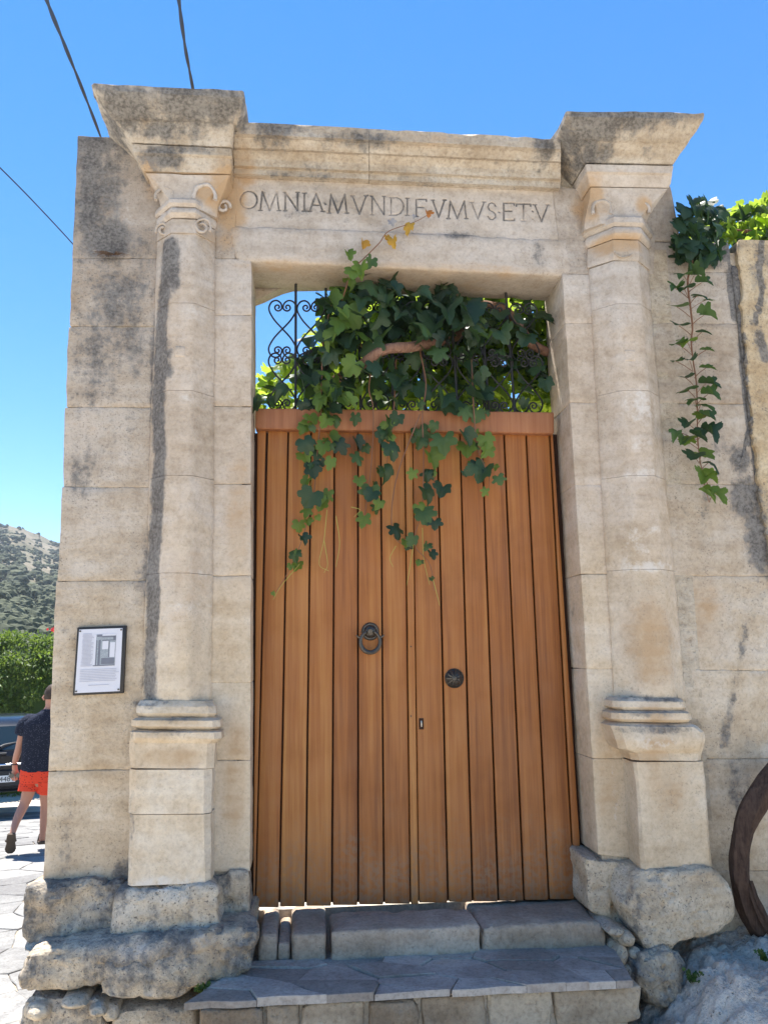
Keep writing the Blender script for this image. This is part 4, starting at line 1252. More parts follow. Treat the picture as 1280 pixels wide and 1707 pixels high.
def leaf_mat(pos, tip, nrm, size):
    t = Vector(tip).normalized()
    n = Vector(nrm)
    n = (n-t*n.dot(t))
    n = n.normalized() if n.length > 1e-4 else t.orthogonal().normalized()
    x = t.cross(n)
    m = Matrix((x, t, n)).transposed().to_4x4()
    h_ = (math.sin(pos[0]*913.7+pos[2]*571.3)*43758.5) % 1.0
    return Matrix.Translation(Vector(pos)) @ m @ Matrix.Diagonal((size*(.72+.4*h_), size, size*(.5+1.4*((h_*7.3) % 1)), 1))
def leaf_obj(parent, pos, tip, nrm, size, mk='leaf', k=None, rg=random):
    me = leaf_mesh(rg.randrange(7) if k is None else k, mk)
    o = bpy.data.objects.new('leaf', me)
    COL.objects.link(o)
    o.parent = parent
    inv(o)
    o.matrix_basis = leaf_mat(pos, tip, nrm, size)
    return o
class LeafMass:
    def __init__(s): s.V, s.F, s.n = [], [], 0
    def add(s, pos, tip, nrm, size, k):
        m = np.array(leaf_mat(pos, tip, nrm, size))
        v = np.array(LV[k][0]) @ m[:3, :3].T+m[:3, 3]
        s.V.append(v)
        s.F += [tuple(i+s.n for i in f) for f in LV[k][1]]
        s.n += len(v)
    def build(s, name, mat, parent):
        o = link(name, mesh_q(name, np.concatenate(s.V), s.F, None, 60), parent, mat)
        tag(o, kind='stuff')
        return o

rg = random.Random(17)
vine = empty('grape_vine', 'grape vine spilling through the iron grille and trailing down the brown door', 'vine', loc=(.6, .3, 3.2))
U3 = lambda px, py, Y: tuple(P3(px, py, Y))
def shoot(parent, pts, Y, r0, r1, mat, name='shoot', n=6):
    P = [U3(p[0], p[1], (p[2] if len(p) > 2 else Y)) for p in pts]
    S = spline(P, 6)
    rad = [r0+(r1-r0)*i/(len(S)-1) for i in range(len(S))]
    return inv(MB().tube(S, rad, n).build(name, mat, parent))
# woody arms behind the grille
shoot(vine, [(545, 640, .5), (596, 612, .16), (640, 583, .06), (690, 577, .12), (760, 560, .4), (830, 520, .7), (900, 480, .9)], .5, .026, .032, M['branch'], 'branch', 9)
shoot(vine, [(800, 505, .4), (840, 515, .3), (868, 545, .28), (885, 572, .28), (930, 592, .4), (1000, 600, .8)], .5, .022, .030, M['branch'], 'branch', 9)
shoot(vine, [(520, 700, .7), (560, 665, .6), (570, 640, .6), (600, 612, .5)], .5, .020, .016, M['branch'], 'branch', 8)
for pts in ([(600, 570, .16), (617, 610, .13), (615, 650, .12), (622, 682, .13), (620, 760, .12), (612, 830, .12), (604, 882, .12)],
            [(560, 480, .16), (540, 560, .12), (536, 640, .10), (535, 690, .10), (528, 760, .12), (522, 830, .12), (503, 900, .13), (482, 950, .13), (455, 995, .14)],
            [(700, 585, .18), (710, 640, .12), (704, 690, .10), (706, 760, .12), (703, 850, .12), (690, 905, .13), (716, 940, .14), (724, 985, .14)],
            [(660, 600, .2), (656, 690, .10), (648, 750, .12), (640, 800, .13)],
            [(786, 600, .18), (790, 690, .10), (797, 750, .12), (815, 795, .12), (812, 825, .13)],
            [(700, 690, .1), (660, 800, .13), (655, 890, .14), (690, 915, .14)],
            [(570, 500, .1), (588, 450, -.05), (605, 432, -.07), (632, 405, -.07), (648, 385, -.06), (690, 370, -.05), (716, 356, -.05)]):
    shoot(vine, pts, .12, .0045, .0014, M['stem'], 'shoot', 5)
for pts in ([(690, 905), (684, 940), (678, 975)], [(720, 960), (728, 990), (733, 1010)], [(540, 900), (546, 940), (540, 955)], [(560, 860), (566, 905), (560, 945)], [(500, 940), (470, 975), (455, 1000)], [(535, 740), (520, 800), (505, 850)],
            [(545, 850), (540, 900), (532, 940), (548, 952)], [(585, 845), (600, 850), (590, 862)], [(660, 910), (650, 930), (655, 945)], [(704, 880), (706, 930), (716, 975)]):
    shoot(vine, pts, .14, .0026, .0014, M['tendril'], 'tendril', 4)
def door_leaf(px, py, s, mk='leaf', Y=None):
    Y = rg.uniform(.06, .13) if Y is None else Y
    pos = P3(px+rg.uniform(-3, 3), py-s*.35, Y)
    tip = (rg.uniform(-.6, .6), rg.uniform(-.35, .05), -1)
    nr = (rg.uniform(-.5, .5), -.75, rg.uniform(.15, .8))
    leaf_obj(vine, pos, tip, nr, s*.0031*rg.uniform(.78, 1.08), mk if mk != 'leaf' or rg.random() < .5 else 'leaf3', rg=rg)
HANG = [(515, 700, 22, 1), (540, 695, 24, 1), (555, 702, 28, 0), (505, 715, 20, 1), (548, 735, 28, 1), (563, 745, 28, 0), (505, 742, 30, 0), (505, 765, 26, 1), (530, 760, 22, 0), (555, 772, 24, 1), (518, 785, 34, 0), (512, 805, 26, 1),
        (520, 832, 36, 0), (545, 828, 30, 1), (535, 842, 24, 1), (515, 852, 22, 1), (500, 900, 22, 0), (493, 925, 18, 0), (485, 945, 14, 1), (457, 990, 10, 1),
        (595, 700, 28, 0), (592, 740, 28, 0), (593, 765, 26, 0), (650, 705, 30, 0), (666, 700, 26, 0), (643, 725, 30, 0), (648, 750, 34, 0), (640, 788, 30, 0), (600, 803, 22, 1), (618, 823, 34, 0), (632, 840, 18, 1), (608, 866, 24, 1),
        (697, 725, 34, 0), (722, 712, 26, 0), (738, 738, 34, 0), (716, 765, 36, 1), (690, 790, 20, 1), (721, 792, 18, 0), (707, 825, 38, 0), (736, 820, 28, 0), (700, 850, 26, 1), (703, 860, 28, 0), (725, 874, 22, 0), (655, 885, 28, 0),
        (690, 901, 24, 0), (720, 926, 22, 0), (676, 905, 16, 1), (700, 938, 12, 0), (720, 965, 8, 0), (770, 690, 32, 0), (795, 692, 28, 0), (770, 730, 30, 0), (776, 752, 32, 1), (808, 735, 28, 1), (812, 753, 28, 1), (790, 778, 32, 0), (812, 790, 36, 0),
        (830, 801, 24, 0), (772, 790, 14, 0), (812, 820, 18, 1), (560, 660, 30, 0), (535, 668, 30, 1)]
nl = 0
for x, y, s, k in HANG:
    door_leaf(x, y, s, 'leaf2' if k else 'leaf')
    nl += 1
for x, y, s, mk in [(581, 426, 22, 'leaf2'), (605, 408, 20, 'leafy'), (656, 405, 24, 'leafy'), (682, 380, 24, 'leafy'), (645, 398, 18, 'leafy'), (650, 372, 16, 'leafg'), (710, 356, 14, 'leafo'), (690, 362, 10, 'leafg'), (602, 450, 30, 'leaf2'), (620, 440, 30, 'leaf'), (590, 455, 24, 'leaf2')]:
    door_leaf(x, y, s, mk, Y=-.06)
    nl += 1
# the dark mass in the opening, leaves one can pick apart
def top_line(px): return np.interp(px, [425, 450, 520, 545, 575, 600, 640, 690, 720, 740, 760, 800, 840, 925], [650, 640, 575, 470, 452, 446, 452, 480, 466, 466, 482, 492, 505, 520])
cnt = 0
while cnt < 172:
    px, py = rg.uniform(425, 925), rg.uniform(445, 690)
    if py < top_line(px)+8: continue
    if px < 525 and rg.random() < .45: continue
    if px > 800 and rg.random() < .72: continue
    if py > 570 and px > 580 and rg.random() < .6: continue
    if px < 430 or px > 915: 
        if py < 600: continue
    Y = rg.uniform(-.03, .30) if 530 < px < 840 else rg.uniform(.22, .45)
    if py > 655: Y = min(Y, .14) if rg.random() < .5 else max(Y, .26)
    tip = (rg.uniform(-.8, .8), rg.uniform(-.9, .2), rg.uniform(-1, -.25))
    nr = (rg.uniform(-.5, .5), rg.uniform(-.9, -.2), rg.uniform(.2, 1))
    s = rg.uniform(22, 42)
    left = 515 < px < 600
    leaf_obj(vine, P3(px, py-s*.3, Y), tip, nr, s*.0031, 'leaf2' if (left and rg.random() < .5) else ('leaf3' if rg.random() < .16 else 'leaf'), rg=rg)
    cnt += 1
# small leaves strung along the trailing shoots
ST_ = [[(536, 640), (535, 690), (528, 760), (522, 830), (503, 900), (482, 950)], [(617, 640), (620, 760), (612, 830), (604, 882)], [(704, 660), (706, 760), (703, 850), (690, 905), (716, 940)], [(656, 690), (648, 750), (640, 800)], [(790, 660), (797, 750), (815, 795)]]
for i in range(52):
    sh_ = ST_[rg.choice((0, 0, 0, 1, 2, 2, 3, 4))]
    t = rg.random()
    y = sh_[0][1]+(sh_[-1][1]-sh_[0][1])*t
    x = np.interp(y, [p[1] for p in sh_], [p[0] for p in sh_])+rg.uniform(-22, 22)
    door_leaf(x, y, rg.uniform(11, 22), rg.choice(('leaf2', 'leaf2', 'leaf3', 'leaf')), Y=rg.uniform(.07, .16))
frm = LeafMass()
k = 0
while k < 260:
    px, py = rg.uniform(430, 915), rg.uniform(445, 685)
    if py < top_line(px)+14 or (px < 520 and rg.random() < .7): continue
    if py > 560 and px > 560 and rg.random() < .8: continue
    frm.add(P3(px, py, rg.uniform(.10, .36)), (rg.uniform(-.9, .9), rg.uniform(-.9, .3), rg.uniform(-1, -.1)), (rg.uniform(-.7, .7), rg.uniform(-.9, .1), rg.uniform(.1, 1)), rg.uniform(.05, .10), rg.randrange(7))
    k += 1
inv(frm.build('foliage', M['leaf'], vine))
# foliage behind
bgm = LeafMass()
k = 0
while k < 1500:
    px, py = rg.uniform(405, 960), rg.uniform(462, 700)
    tl = np.interp(px, [405, 440, 470, 520, 560, 640, 800, 960], [630, 610, 585, 565, 505, 470, 465, 465])
    if py < tl+rg.uniform(0, 20): continue
    Y = rg.uniform(.40, .95)
    if px < 560 and rg.random() < .4: continue
    bgm.add(P3(px, py, Y), (rg.uniform(-1, 1), rg.uniform(-1, .4), rg.uniform(-1, .1)), (rg.uniform(-.8, .8), rg.uniform(-1, .3), rg.uniform(.1, 1)), rg.uniform(.06, .12), rg.randrange(7))
    k += 1
o = bgm.build('foliage', M['leafbg'], vine)
inv(o)
bgd = LeafMass()
k = 0
while k < 430:
    px, py = rg.uniform(620, 950), rg.uniform(468, 640)
    if rg.random() > np.interp(px, [560, 700, 800, 950], [.25, .4, 1, 1]): continue
    bgd.add(P3(px, py, rg.uniform(.36, 1.0)), (rg.uniform(-1, 1), rg.uniform(-1, .4), rg.uniform(-1, .1)), (rg.uniform(-.8, .8), rg.uniform(-1, .3), rg.uniform(.1, 1)), rg.uniform(.05, .10), rg.randrange(7))
    k += 1
inv(bgd.build('foliage', M['leaf'], vine))

# vine trailing over the garden wall
wv = empty('wall_vine', 'vine shoot with paired dark leaves hanging down the stone wall at right', 'vine', loc=(2.2, 0, 4.3))
q = lambda x, y: (1060+x/2.845, 300+y/2.845)
main = [q(*p) for p in ((275, 240), (265, 390), (245, 480), (258, 600), (268, 700), (262, 760), (270, 850), (285, 950), (290, 1060), (292, 1200), (305, 1340), (335, 1430), (350, 1490))]
shoot(wv, main, -.05, .006, .0022, M['stem'], 'shoot', 6)
WL = [(205, 455, 0), (290, 460, 0), (325, 495, 0), (170, 520, 0), (212, 518, 0), (350, 575, 0), (305, 555, 0), (180, 610, 0), (335, 650, 0), (190, 700, 0), (325, 730, 0), (225, 770, 1), (185, 788, 0), (345, 815, 0), (175, 868, 0), (240, 865, 0), (345, 900, 0), (220, 945, 0),
      (345, 975, 0), (225, 1000, 0), (355, 1025, 0), (265, 1045, 0), (320, 1075, 0), (290, 1110, 1), (345, 1120, 0), (220, 1155, 0), (355, 1195, 0), (225, 1220, 1), (300, 1215, 0), (250, 1305, 0), (330, 1300, 1), (370, 1340, 0), (300, 1410, 1), (355, 1410, 1), (345, 1485, 1), (385, 1490, 1), (200, 1235, 0), (165, 1195, 0)]
mx = np.array(main)
for x, y, k in WL:
    px, py = q(x, y)
    j = int(np.argmin(abs(mx[:, 1]-(py-10))))
    sx = np.interp(py-6, mx[:, 1], mx[:, 0])
    side = 1 if px > sx else -1
    Yl = rg.uniform(-.16, -.08)
    bp = P3(px-side*5, py-3, Yl)
    s0 = P3(sx, py+14, -.05)
    inv(MB().tube(spline([tuple(s0), tuple((s0+bp)/2+np.array([0, 0, .004])), tuple(bp)], 4), .0018, 4).build('petiole', M['stem'], wv))
    low = py > 690
    tip = (side*.8, -.6, -.15) if not low else (side*.7, -.6, -.6)
    nr = (rg.uniform(-.25, .25), rg.uniform(-.25, .1), 1) if not low else (rg.uniform(-.3, .3), -.5, .9)
    leaf_obj(wv, bp-np.array([side*.02, 0, 0]), tip, nr, rg.uniform(.065, .105), 'leaf2' if k else rg.choice(('leaf', 'leaf3')), rg=rg)
for i in range(105):
    px, py = rg.uniform(1122, 1202), rg.uniform(335, 445)
    if (px-1161)**2/39**2+(py-390)**2/60**2 > 1: continue
    leaf_obj(wv, P3(px, py-8, rg.uniform(-.14, .02)), (rg.uniform(-.7, .7), -.5, -1), (rg.uniform(-.4, .4), -.6, .8), rg.uniform(.07, .10), 'leaf', rg=rg)
for i in range(230):
    px, py = rg.uniform(1150, 1330), rg.uniform(330, 408)
    if py < np.interp(px, [1150, 1200, 1240, 1280, 1330], [345, 345, 335, 322, 318])+rg.uniform(0, 10): continue
    leaf_obj(wv, P3(px, py, rg.uniform(.08, .5)), (rg.uniform(-1, 1), rg.uniform(-1, .6), rg.uniform(-1, .3)), (rg.uniform(-.8, .8), rg.uniform(-.8, .6), .8), rg.uniform(.06, .10), 'leafbg' if rg.random() < .7 else 'leaf', rg=rg)
shoot(wv, [(1160, 345, .1), (1200, 378, .2), (1260, 385, .2), (1330, 375, .2)], .1, .008, .012, M['stem'], 'shoot', 6)
# old trunk at the foot of the wall
vt = empty('vine_trunk', 'thick dark gnarled vine trunk arching up from the rocky bank at lower right', 'vine trunk', loc=(2.1, -.1, .8))
tp = [(1318, 1272, -.16), (1284, 1304, -.16), (1256, 1342, -.16), (1239, 1384, -.15), (1232, 1434, -.14), (1236, 1480, -.12), (1252, 1525, -.10), (1278, 1565, -.08), (1300, 1590, -.07)]
def trunk(name, tp, radii, seed):
    S = spline([U3(*p) for p in tp], 8)
    rad = np.interp(np.linspace(0, 1, len(S)), np.linspace(0, 1, len(radii)), radii)
    V, Fs = tube_geo(S, rad, 20)
    V = np.array(V)
    Fq = np.array([f for f in Fs if len(f) == 4])
    nrm = vnormals(V, Fq)
    ang = np.tile(np.arange(20), len(S))
    ridg = np.sin(ang*2*math.pi/20*5+np.repeat(np.arange(len(S)), 20)*.12+seed)
    V = V+nrm*(.006*ridg+.009*fbm(V, 9, 4, seed))[:, None]
    inv(link(name, mesh_q(name, V, Fs, None, 50), vt, M['bark']))
trunk('stem', tp, [.070, .060, .053, .045, .041, .041, .046, .052, .052], 1)
trunk('side_stem', [(1248, 1470, -.16), (1262, 1510, -.16), (1282, 1552, -.14), (1300, 1590, -.12)], [.012, .018, .02, .022], 5)

# ================================================================== SMALL PLANTS
def tuft(label, px, py, Y, n, s, cat='weed'):
    c = P3(px, py, Y)
    t = empty('weed_tuft', label, cat, 'small weeds among the stones', loc=tuple(c))
    lm = LeafMass()
    for i in range(n):
        a = rg.uniform(0, 6.28)
        e = rg.uniform(.2, 1)
        d = (math.cos(a)*e, math.sin(a)*e-.3, rg.uniform(.1, 1))
        p = c+np.array(d)*rg.uniform(0, s)
        lm.add(p, d, (rg.uniform(-1, 1), -.6, .6), rg.uniform(.008, .018), rg.randrange(7))
    o = lm.build('foliage', M['weed'], t)
    inv(o)
tuft('green weed tuft growing beside the lower right boulder', 1152, 1636, -.30, 70, .045)
tuft('green weed tuft on the left end of the tread', 338, 1655, -.34, 60, .04)
tuft('green weed on the rocky bank at the right edge', 1274, 1600, -.30, 60, .04)
c = P3(188, 424, -.01)
tw = empty('dry_weed', 'dry brown weed clinging to the left wall joint', 'weed', loc=tuple(c))
mb = MB()
for i in range(46):
    a = rg.uniform(math.pi*.9, math.pi*2.1)
    l = rg.uniform(.03, .09)
    mb.tube([tuple(c+np.array([rg.uniform(-.03, .03), 0, 0])), tuple(c+np.array([math.cos(a)*l*.6, -.03, math.sin(a)*l*.25])), tuple(c+np.array([math.cos(a)*l*1.1, -.04, math.sin(a)*l*.4-.012]))], [.002, .0016, .0008], 4)
inv(mb.build('twigs', M['twig'], tw))

# ================================================================== CABLES
def cable(label, pts, r, twist):
    S = spline([U3(*p) for p in pts], 14)
    mb = MB()
    if not twist: mb.tube(S, r, 6)
    else:
        for ph in (0, math.pi):
            q = []
            for i, p in enumerate(S):
                t = (S[min(i+1, len(S)-1)]-S[max(i-1, 0)]).normalized()
                a = t.orthogonal().normalized()
                b = t.cross(a)
                an = ph+i*.33
                q.append(p+(a*math.cos(an)+b*math.sin(an))*r*.40)
            mb.tube(q, r*.72, 6)
    o = mb.build('overhead_cable', M['cable'], None)
    tag(o, label, 'cable', 'overhead cables')
cable('twisted black overhead cable left of the gateway reaching down behind its top corner', [(60, -60, -.6), (78, 0, .2), (108, 75, 1.2), (142, 160, 2.2), (172, 240, 3.2), (200, 330, 4.2)], .013, True)
cable('twisted black overhead cable coming down behind the left cornice', [(290, -60, -.3), (298, 0, .4), (309, 80, 1.4), (322, 150, 2.2), (335, 230, 3.2)], .0125, True)
cable('thin black wire crossing the sky at the left edge', [(-60, 222, 2.5), (0, 279, 3.0), (60, 340, 3.5), (130, 416, 4.2), (200, 500, 5.0)], .006, False)

# ================================================================== HEDGE, FLOWERS
def hedge():
    c = G(20, 1346, -.32)
    base = CAM+(c-CAM)*1.5
    base[2] = -1.3
    h = empty('hedge', 'dense bright green hedge behind the parked car', 'hedge', loc=tuple(base))
    right = np.array([math.cos(R(-20)), math.sin(R(20))*-1, 0])
    dirv = (base-CAM)
    dirv[2] = 0
    dirv /= np.linalg.norm(dirv)
    right = np.array([dirv[1], -dirv[0], 0])
    dist = np.linalg.norm((base-CAM)[:2])
    top = float((CAM+ray(45, 1056)/np.linalg.norm(ray(45, 1056)[:2])*dist)[2])
    W, Dp, H = 3.6, 1.5, top+1.3
    ctr = base-right*.55
    lm = LeafMass()
    rg2 = random.Random(31)
    blade = [(0, 0, 0), (.24, .35, .05), (.19, .7, 0), (0, 1, -.10), (-.19, .7, 0), (-.24, .35, .05)]
    LV.append((blade, [(0, 1, 2, 3), (0, 3, 4, 5)]))
    kk = len(LV)-1
    nb = 0
    for ci in range(760):
        th = rg2.uniform(math.pi*.85, 2.15*math.pi)
        zz = rg2.random()**.8
        prof = (1-max(0, (zz-.6)/.4)**2.4)**.5 if zz < 1 else 0
        rr = prof*rg2.uniform(.72, 1.0)
        cc = ctr+right*math.cos(th)*W*rr+dirv*math.sin(th)*Dp*rr
        cc = np.array([cc[0], cc[1], -1.3+zz*H*.97])
        cs = rg2.uniform(.12, .26)
        for q_ in range(62):
            dv = np.array([rg2.gauss(0, 1), rg2.gauss(0, 1), rg2.gauss(0, .8)])
            dv /= np.linalg.norm(dv)
            p = cc+dv*cs*rg2.uniform(.6, 1.05)
            lm.add(p, dv*.7+np.array([0, 0, rg2.uniform(-.9, .5)]), dv+np.array([rg2.uniform(-.5, .5), rg2.uniform(-.5, .5), rg2.uniform(.1, 1)]), rg2.uniform(.06, .13), kk)
    inv(lm.build('foliage', M['hedge'], h))
    # shaded woody core
    mb = MB()
    for i in range(14):
        a = rg2.uniform(0, 6.28)
        b = ctr+right*math.cos(a)*W*.5+dirv*math.sin(a)*Dp*.5
        t = ctr+right*math.cos(a)*W*.75+dirv*math.sin(a)*Dp*.75
        mb.tube([(b[0], b[1], -1.4), ((b[0]+t[0])/2, (b[1]+t[1])/2, -1.3+H*.45), (t[0], t[1], -1.3+H*.85)], [.05, .035, .012], 6)
    inv(mb.build('stems', M['bark'], h))
    core_v, core_f = [], []
    for iz in range(9):
        zz = iz/8
        pr = (1-max(0, (zz-.55)/.45)**2.2)**.5*.68 if zz < 1 else .12
        for k in range(24):
            th = 2*math.pi*k/24
            p = ctr+right*math.cos(th)*W*pr+dirv*math.sin(th)*Dp*pr
            core_v.append((p[0], p[1], -1.35+zz*H*.9))
    for iz in range(8):
        for k in range(24): core_f.append((iz*24+k, iz*24+(k+1) % 24, (iz+1)*24+(k+1) % 24, (iz+1)*24+k))
    core_f.append(tuple(range(8*24, 9*24)))
    inv(link('inner_foliage', mesh_q('inner_foliage', core_v, core_f, None, 60), h, M['hedge']))
    # red blossom showing over the hedge
    fc = CAM+ray(93, 1050)/np.dot(ray(93, 1050), fw)*(dist+1.4)
    fl = empty('flowering_branch', 'red blossom sprig showing above the hedge beside the wall edge', 'flowers', loc=tuple(fc))
    fm = LeafMass()
    for i in range(46):
        fm.add(fc+np.array([rg2.gauss(0, .07), rg2.gauss(0, .07), rg2.gauss(0, .04)]), (rg2.uniform(-1, 1), rg2.uniform(-1, 1), rg2.uniform(-.3, 1)), (rg2.uniform(-1, 1), -1, .5), rg2.uniform(.04, .07), rg2.randrange(7))
    inv(fm.build('blossom', M['red'], fl))
    inv(MB().tube([tuple(fc), tuple(fc+np.array([.15, .1, -.8])), tuple(fc+np.array([.2, .1, -fc[2]-1.3]))], [.008, .015, .02], 6).build('stem', M['bark'], fl))
hedge()

# ================================================================== PARKED CAR (tail towards the camera)
M['carpaint'] = plain('black_car_paint', (.006, .006, .008), .2, .4, 0, .1)
M['glass'] = plain('car_glass', (.012, .02, .022), .04, .8, 0, .05)
M['chrome'] = plain('chrome', (.75, .75, .77), .12, .5, 1.0, .03)
M['tyre'] = plain('tyre_rubber', (.02, .02, .02), .8)
M['plateW'] = plain('number_plate_white', (.72, .73, .72), .4, var=.03)
M['plateK'] = plain('number_plate_black', (.02, .02, .02), .5)
M['lamp'] = plain('tail_lamp_red', (.25, .015, .012), .15, .6)
M['trim'] = plain('black_trim', (.025, .025, .027), .5)
def car():
    c = G(-6, 1346, -.32)
    d = (c-CAM)[:2]
    d = d/np.linalg.norm(d)
    ang = math.atan2(d[1], d[0])-math.pi/2
    o = empty('parked_car', 'black parked car behind the walking man, cut off by the left edge', 'car', loc=(c[0], c[1], -.32))
    o.rotation_euler = (0, 0, ang)
    def body(name, secs, mat, parent=o, n=None):
        # secs: along y; each section a half outline [(x,z)...] mirrored
        V, Fs = [], []
        for y, hs in secs:
            ol = [(x, z) for x, z in hs]+[(-x, z) for x, z in hs[::-1]]
            V += [(x, y, z) for x, z in ol]
        m = len(secs[0][1])*2
        for i in range(len(secs)-1):
            for k in range(m): Fs.append((i*m+k, i*m+(k+1) % m, (i+1)*m+(k+1) % m, (i+1)*m+k))
        Fs.append(tuple(range(m))[::-1])
        Fs.append(tuple(range((len(secs)-1)*m, len(secs)*m)))
        return link(name, mesh_q(name, V, Fs, None, 35), parent, mat)
    sec = lambda y, w, zb, zt: (y, [(w*.86, zb), (w*.98, zb+.10), (w, zb+.32), (w*.985, zt-.12), (w*.93, zt-.02), (w*.6, zt+.015), (0.001, zt+.02)])
    body('body', [sec(.0, .78, .30, .80), sec(.06, .84, .24, .88), sec(.25, .87, .20, .94), sec(1.2, .88, .18, .95), sec(2.4, .88, .18, .94), sec(3.3, .87, .20, .88), sec(3.8, .82, .22, .80), sec(4.05, .7, .28, .66)], M['carpaint'])
    rf = lambda y, w, zb, zt, wt: (y, [(w, zb), (w*.99, zb+.05), (wt+.05, zt-.06), (wt, zt-.015), (wt*.6, zt+.01), (0.001, zt+.015)])
    body('roof', [rf(.42, .72, .92, 1.22, .58), rf(.62, .76, .92, 1.34, .60), rf(1.2, .78, .92, 1.40, .62), rf(2.0, .78, .92, 1.40, .62), rf(2.5, .76, .92, 1.30, .60)], M['carpaint'])
    def quad(name, pts, mat, par=o, th=.012):
        V = [tuple(p) for p in pts]
        n = (Vector(V[1])-Vector(V[0])).cross(Vector(V[2])-Vector(V[0])).normalized()*th
        V2 = [tuple(Vector(p)-n) for p in V]
        k = len(V)
        Fs = [tuple(range(k)), tuple(range(k, 2*k))[::-1]]+[(i, k+i, k+(i+1) % k, (i+1) % k) for i in range(k)]
        return link(name, mesh_q(name, V+V2, Fs, None, 0), par, mat)
    quad('rear_window', [(-.68, .10, .90), (.68, .10, .90), (.57, .44, 1.27), (-.57, .44, 1.27)], M['glass'], th=-.02)
    for sx in (-1, 1):
        quad('side_window', [(sx*.795, .6, .97), (sx*.80, 2.4, .96), (sx*.665, 2.1, 1.36), (sx*.655, .75, 1.36)], M['glass'])
        quad('tail_lamp', [(sx*.52, -.005, .66), (sx*.79, .03, .66), (sx*.80, .05, .84), (sx*.58, .015, .84)], M['lamp'], th=.01)
        for y in (.75, 3.2):
            a = [(sx*.70, y, .31), (sx*.885, y, .31)]
            wh = MB().tube(a, .31, 24).build('wheel', M['tyre'], o)
            MB().tube([(sx*.80, y, .31), (sx*.892, y, .31)], .20, 20).build('rim', M['chrome'], wh)
        MB().tube([(sx*.86, 2.55, .98), (sx*1.0, 2.52, 1.02), (sx*1.04, 2.56, 1.03)], [.05, .08, .06], 8).build('mirror', M['carpaint'], o)
    bmp = body('bumper', [(-.06, [(.60, .34), (.78, .40), (.80, .50), (.74, .57), (.3, .58), (.001, .58)]), (.02, [(.66, .28), (.84, .36), (.86, .50), (.80, .60), (.3, .61), (.001, .61)]), (.2, [(.7, .24), (.87, .32), (.885, .5), (.84, .62), (.3, .62), (.001, .62)])], M['trim'])
    MB().tube([(-.62, -.03, .68), (.62, -.03, .68)], .022, 10).build('chrome_strip', M['chrome'], o)
    pt = MB().box((-.26, -.082, .40), (.26, -.066, .51)).build('number_plate', M['plateW'], o)
    cu = bpy.data.curves.new('plate_text', 'FONT')
    cu.body = 'Y 4481'
    cu.size = .115
    cu.align_x = 'RIGHT'
    cu.extrude = .001
    tmp = bpy.data.objects.new('tmp', cu)
    COL.objects.link(tmp)
    dg = bpy.context.evaluated_depsgraph_get()
    me = bpy.data.meshes.new_from_object(tmp.evaluated_get(dg))
    bpy.data.objects.remove(tmp)
    me.transform(Matrix.Translation((.245, -.0845, .415)) @ Matrix.Rotation(R(90), 4, 'X'))
    me.materials.clear()
    link('plate_text', me, pt, M['plateK'])
    MB().tube([(0, .10, .95), (.06, .14, .98), (.26, .19, 1.02), (.44, .2, 1.02)], [.035, .03, .012, .006], 8).build('wiper', M['trim'], o)
    MB().tube([(-.1, -.005, .86), (.1, -.005, .86)], .018, 8).build('boot_handle', M['trim'], o)
car()

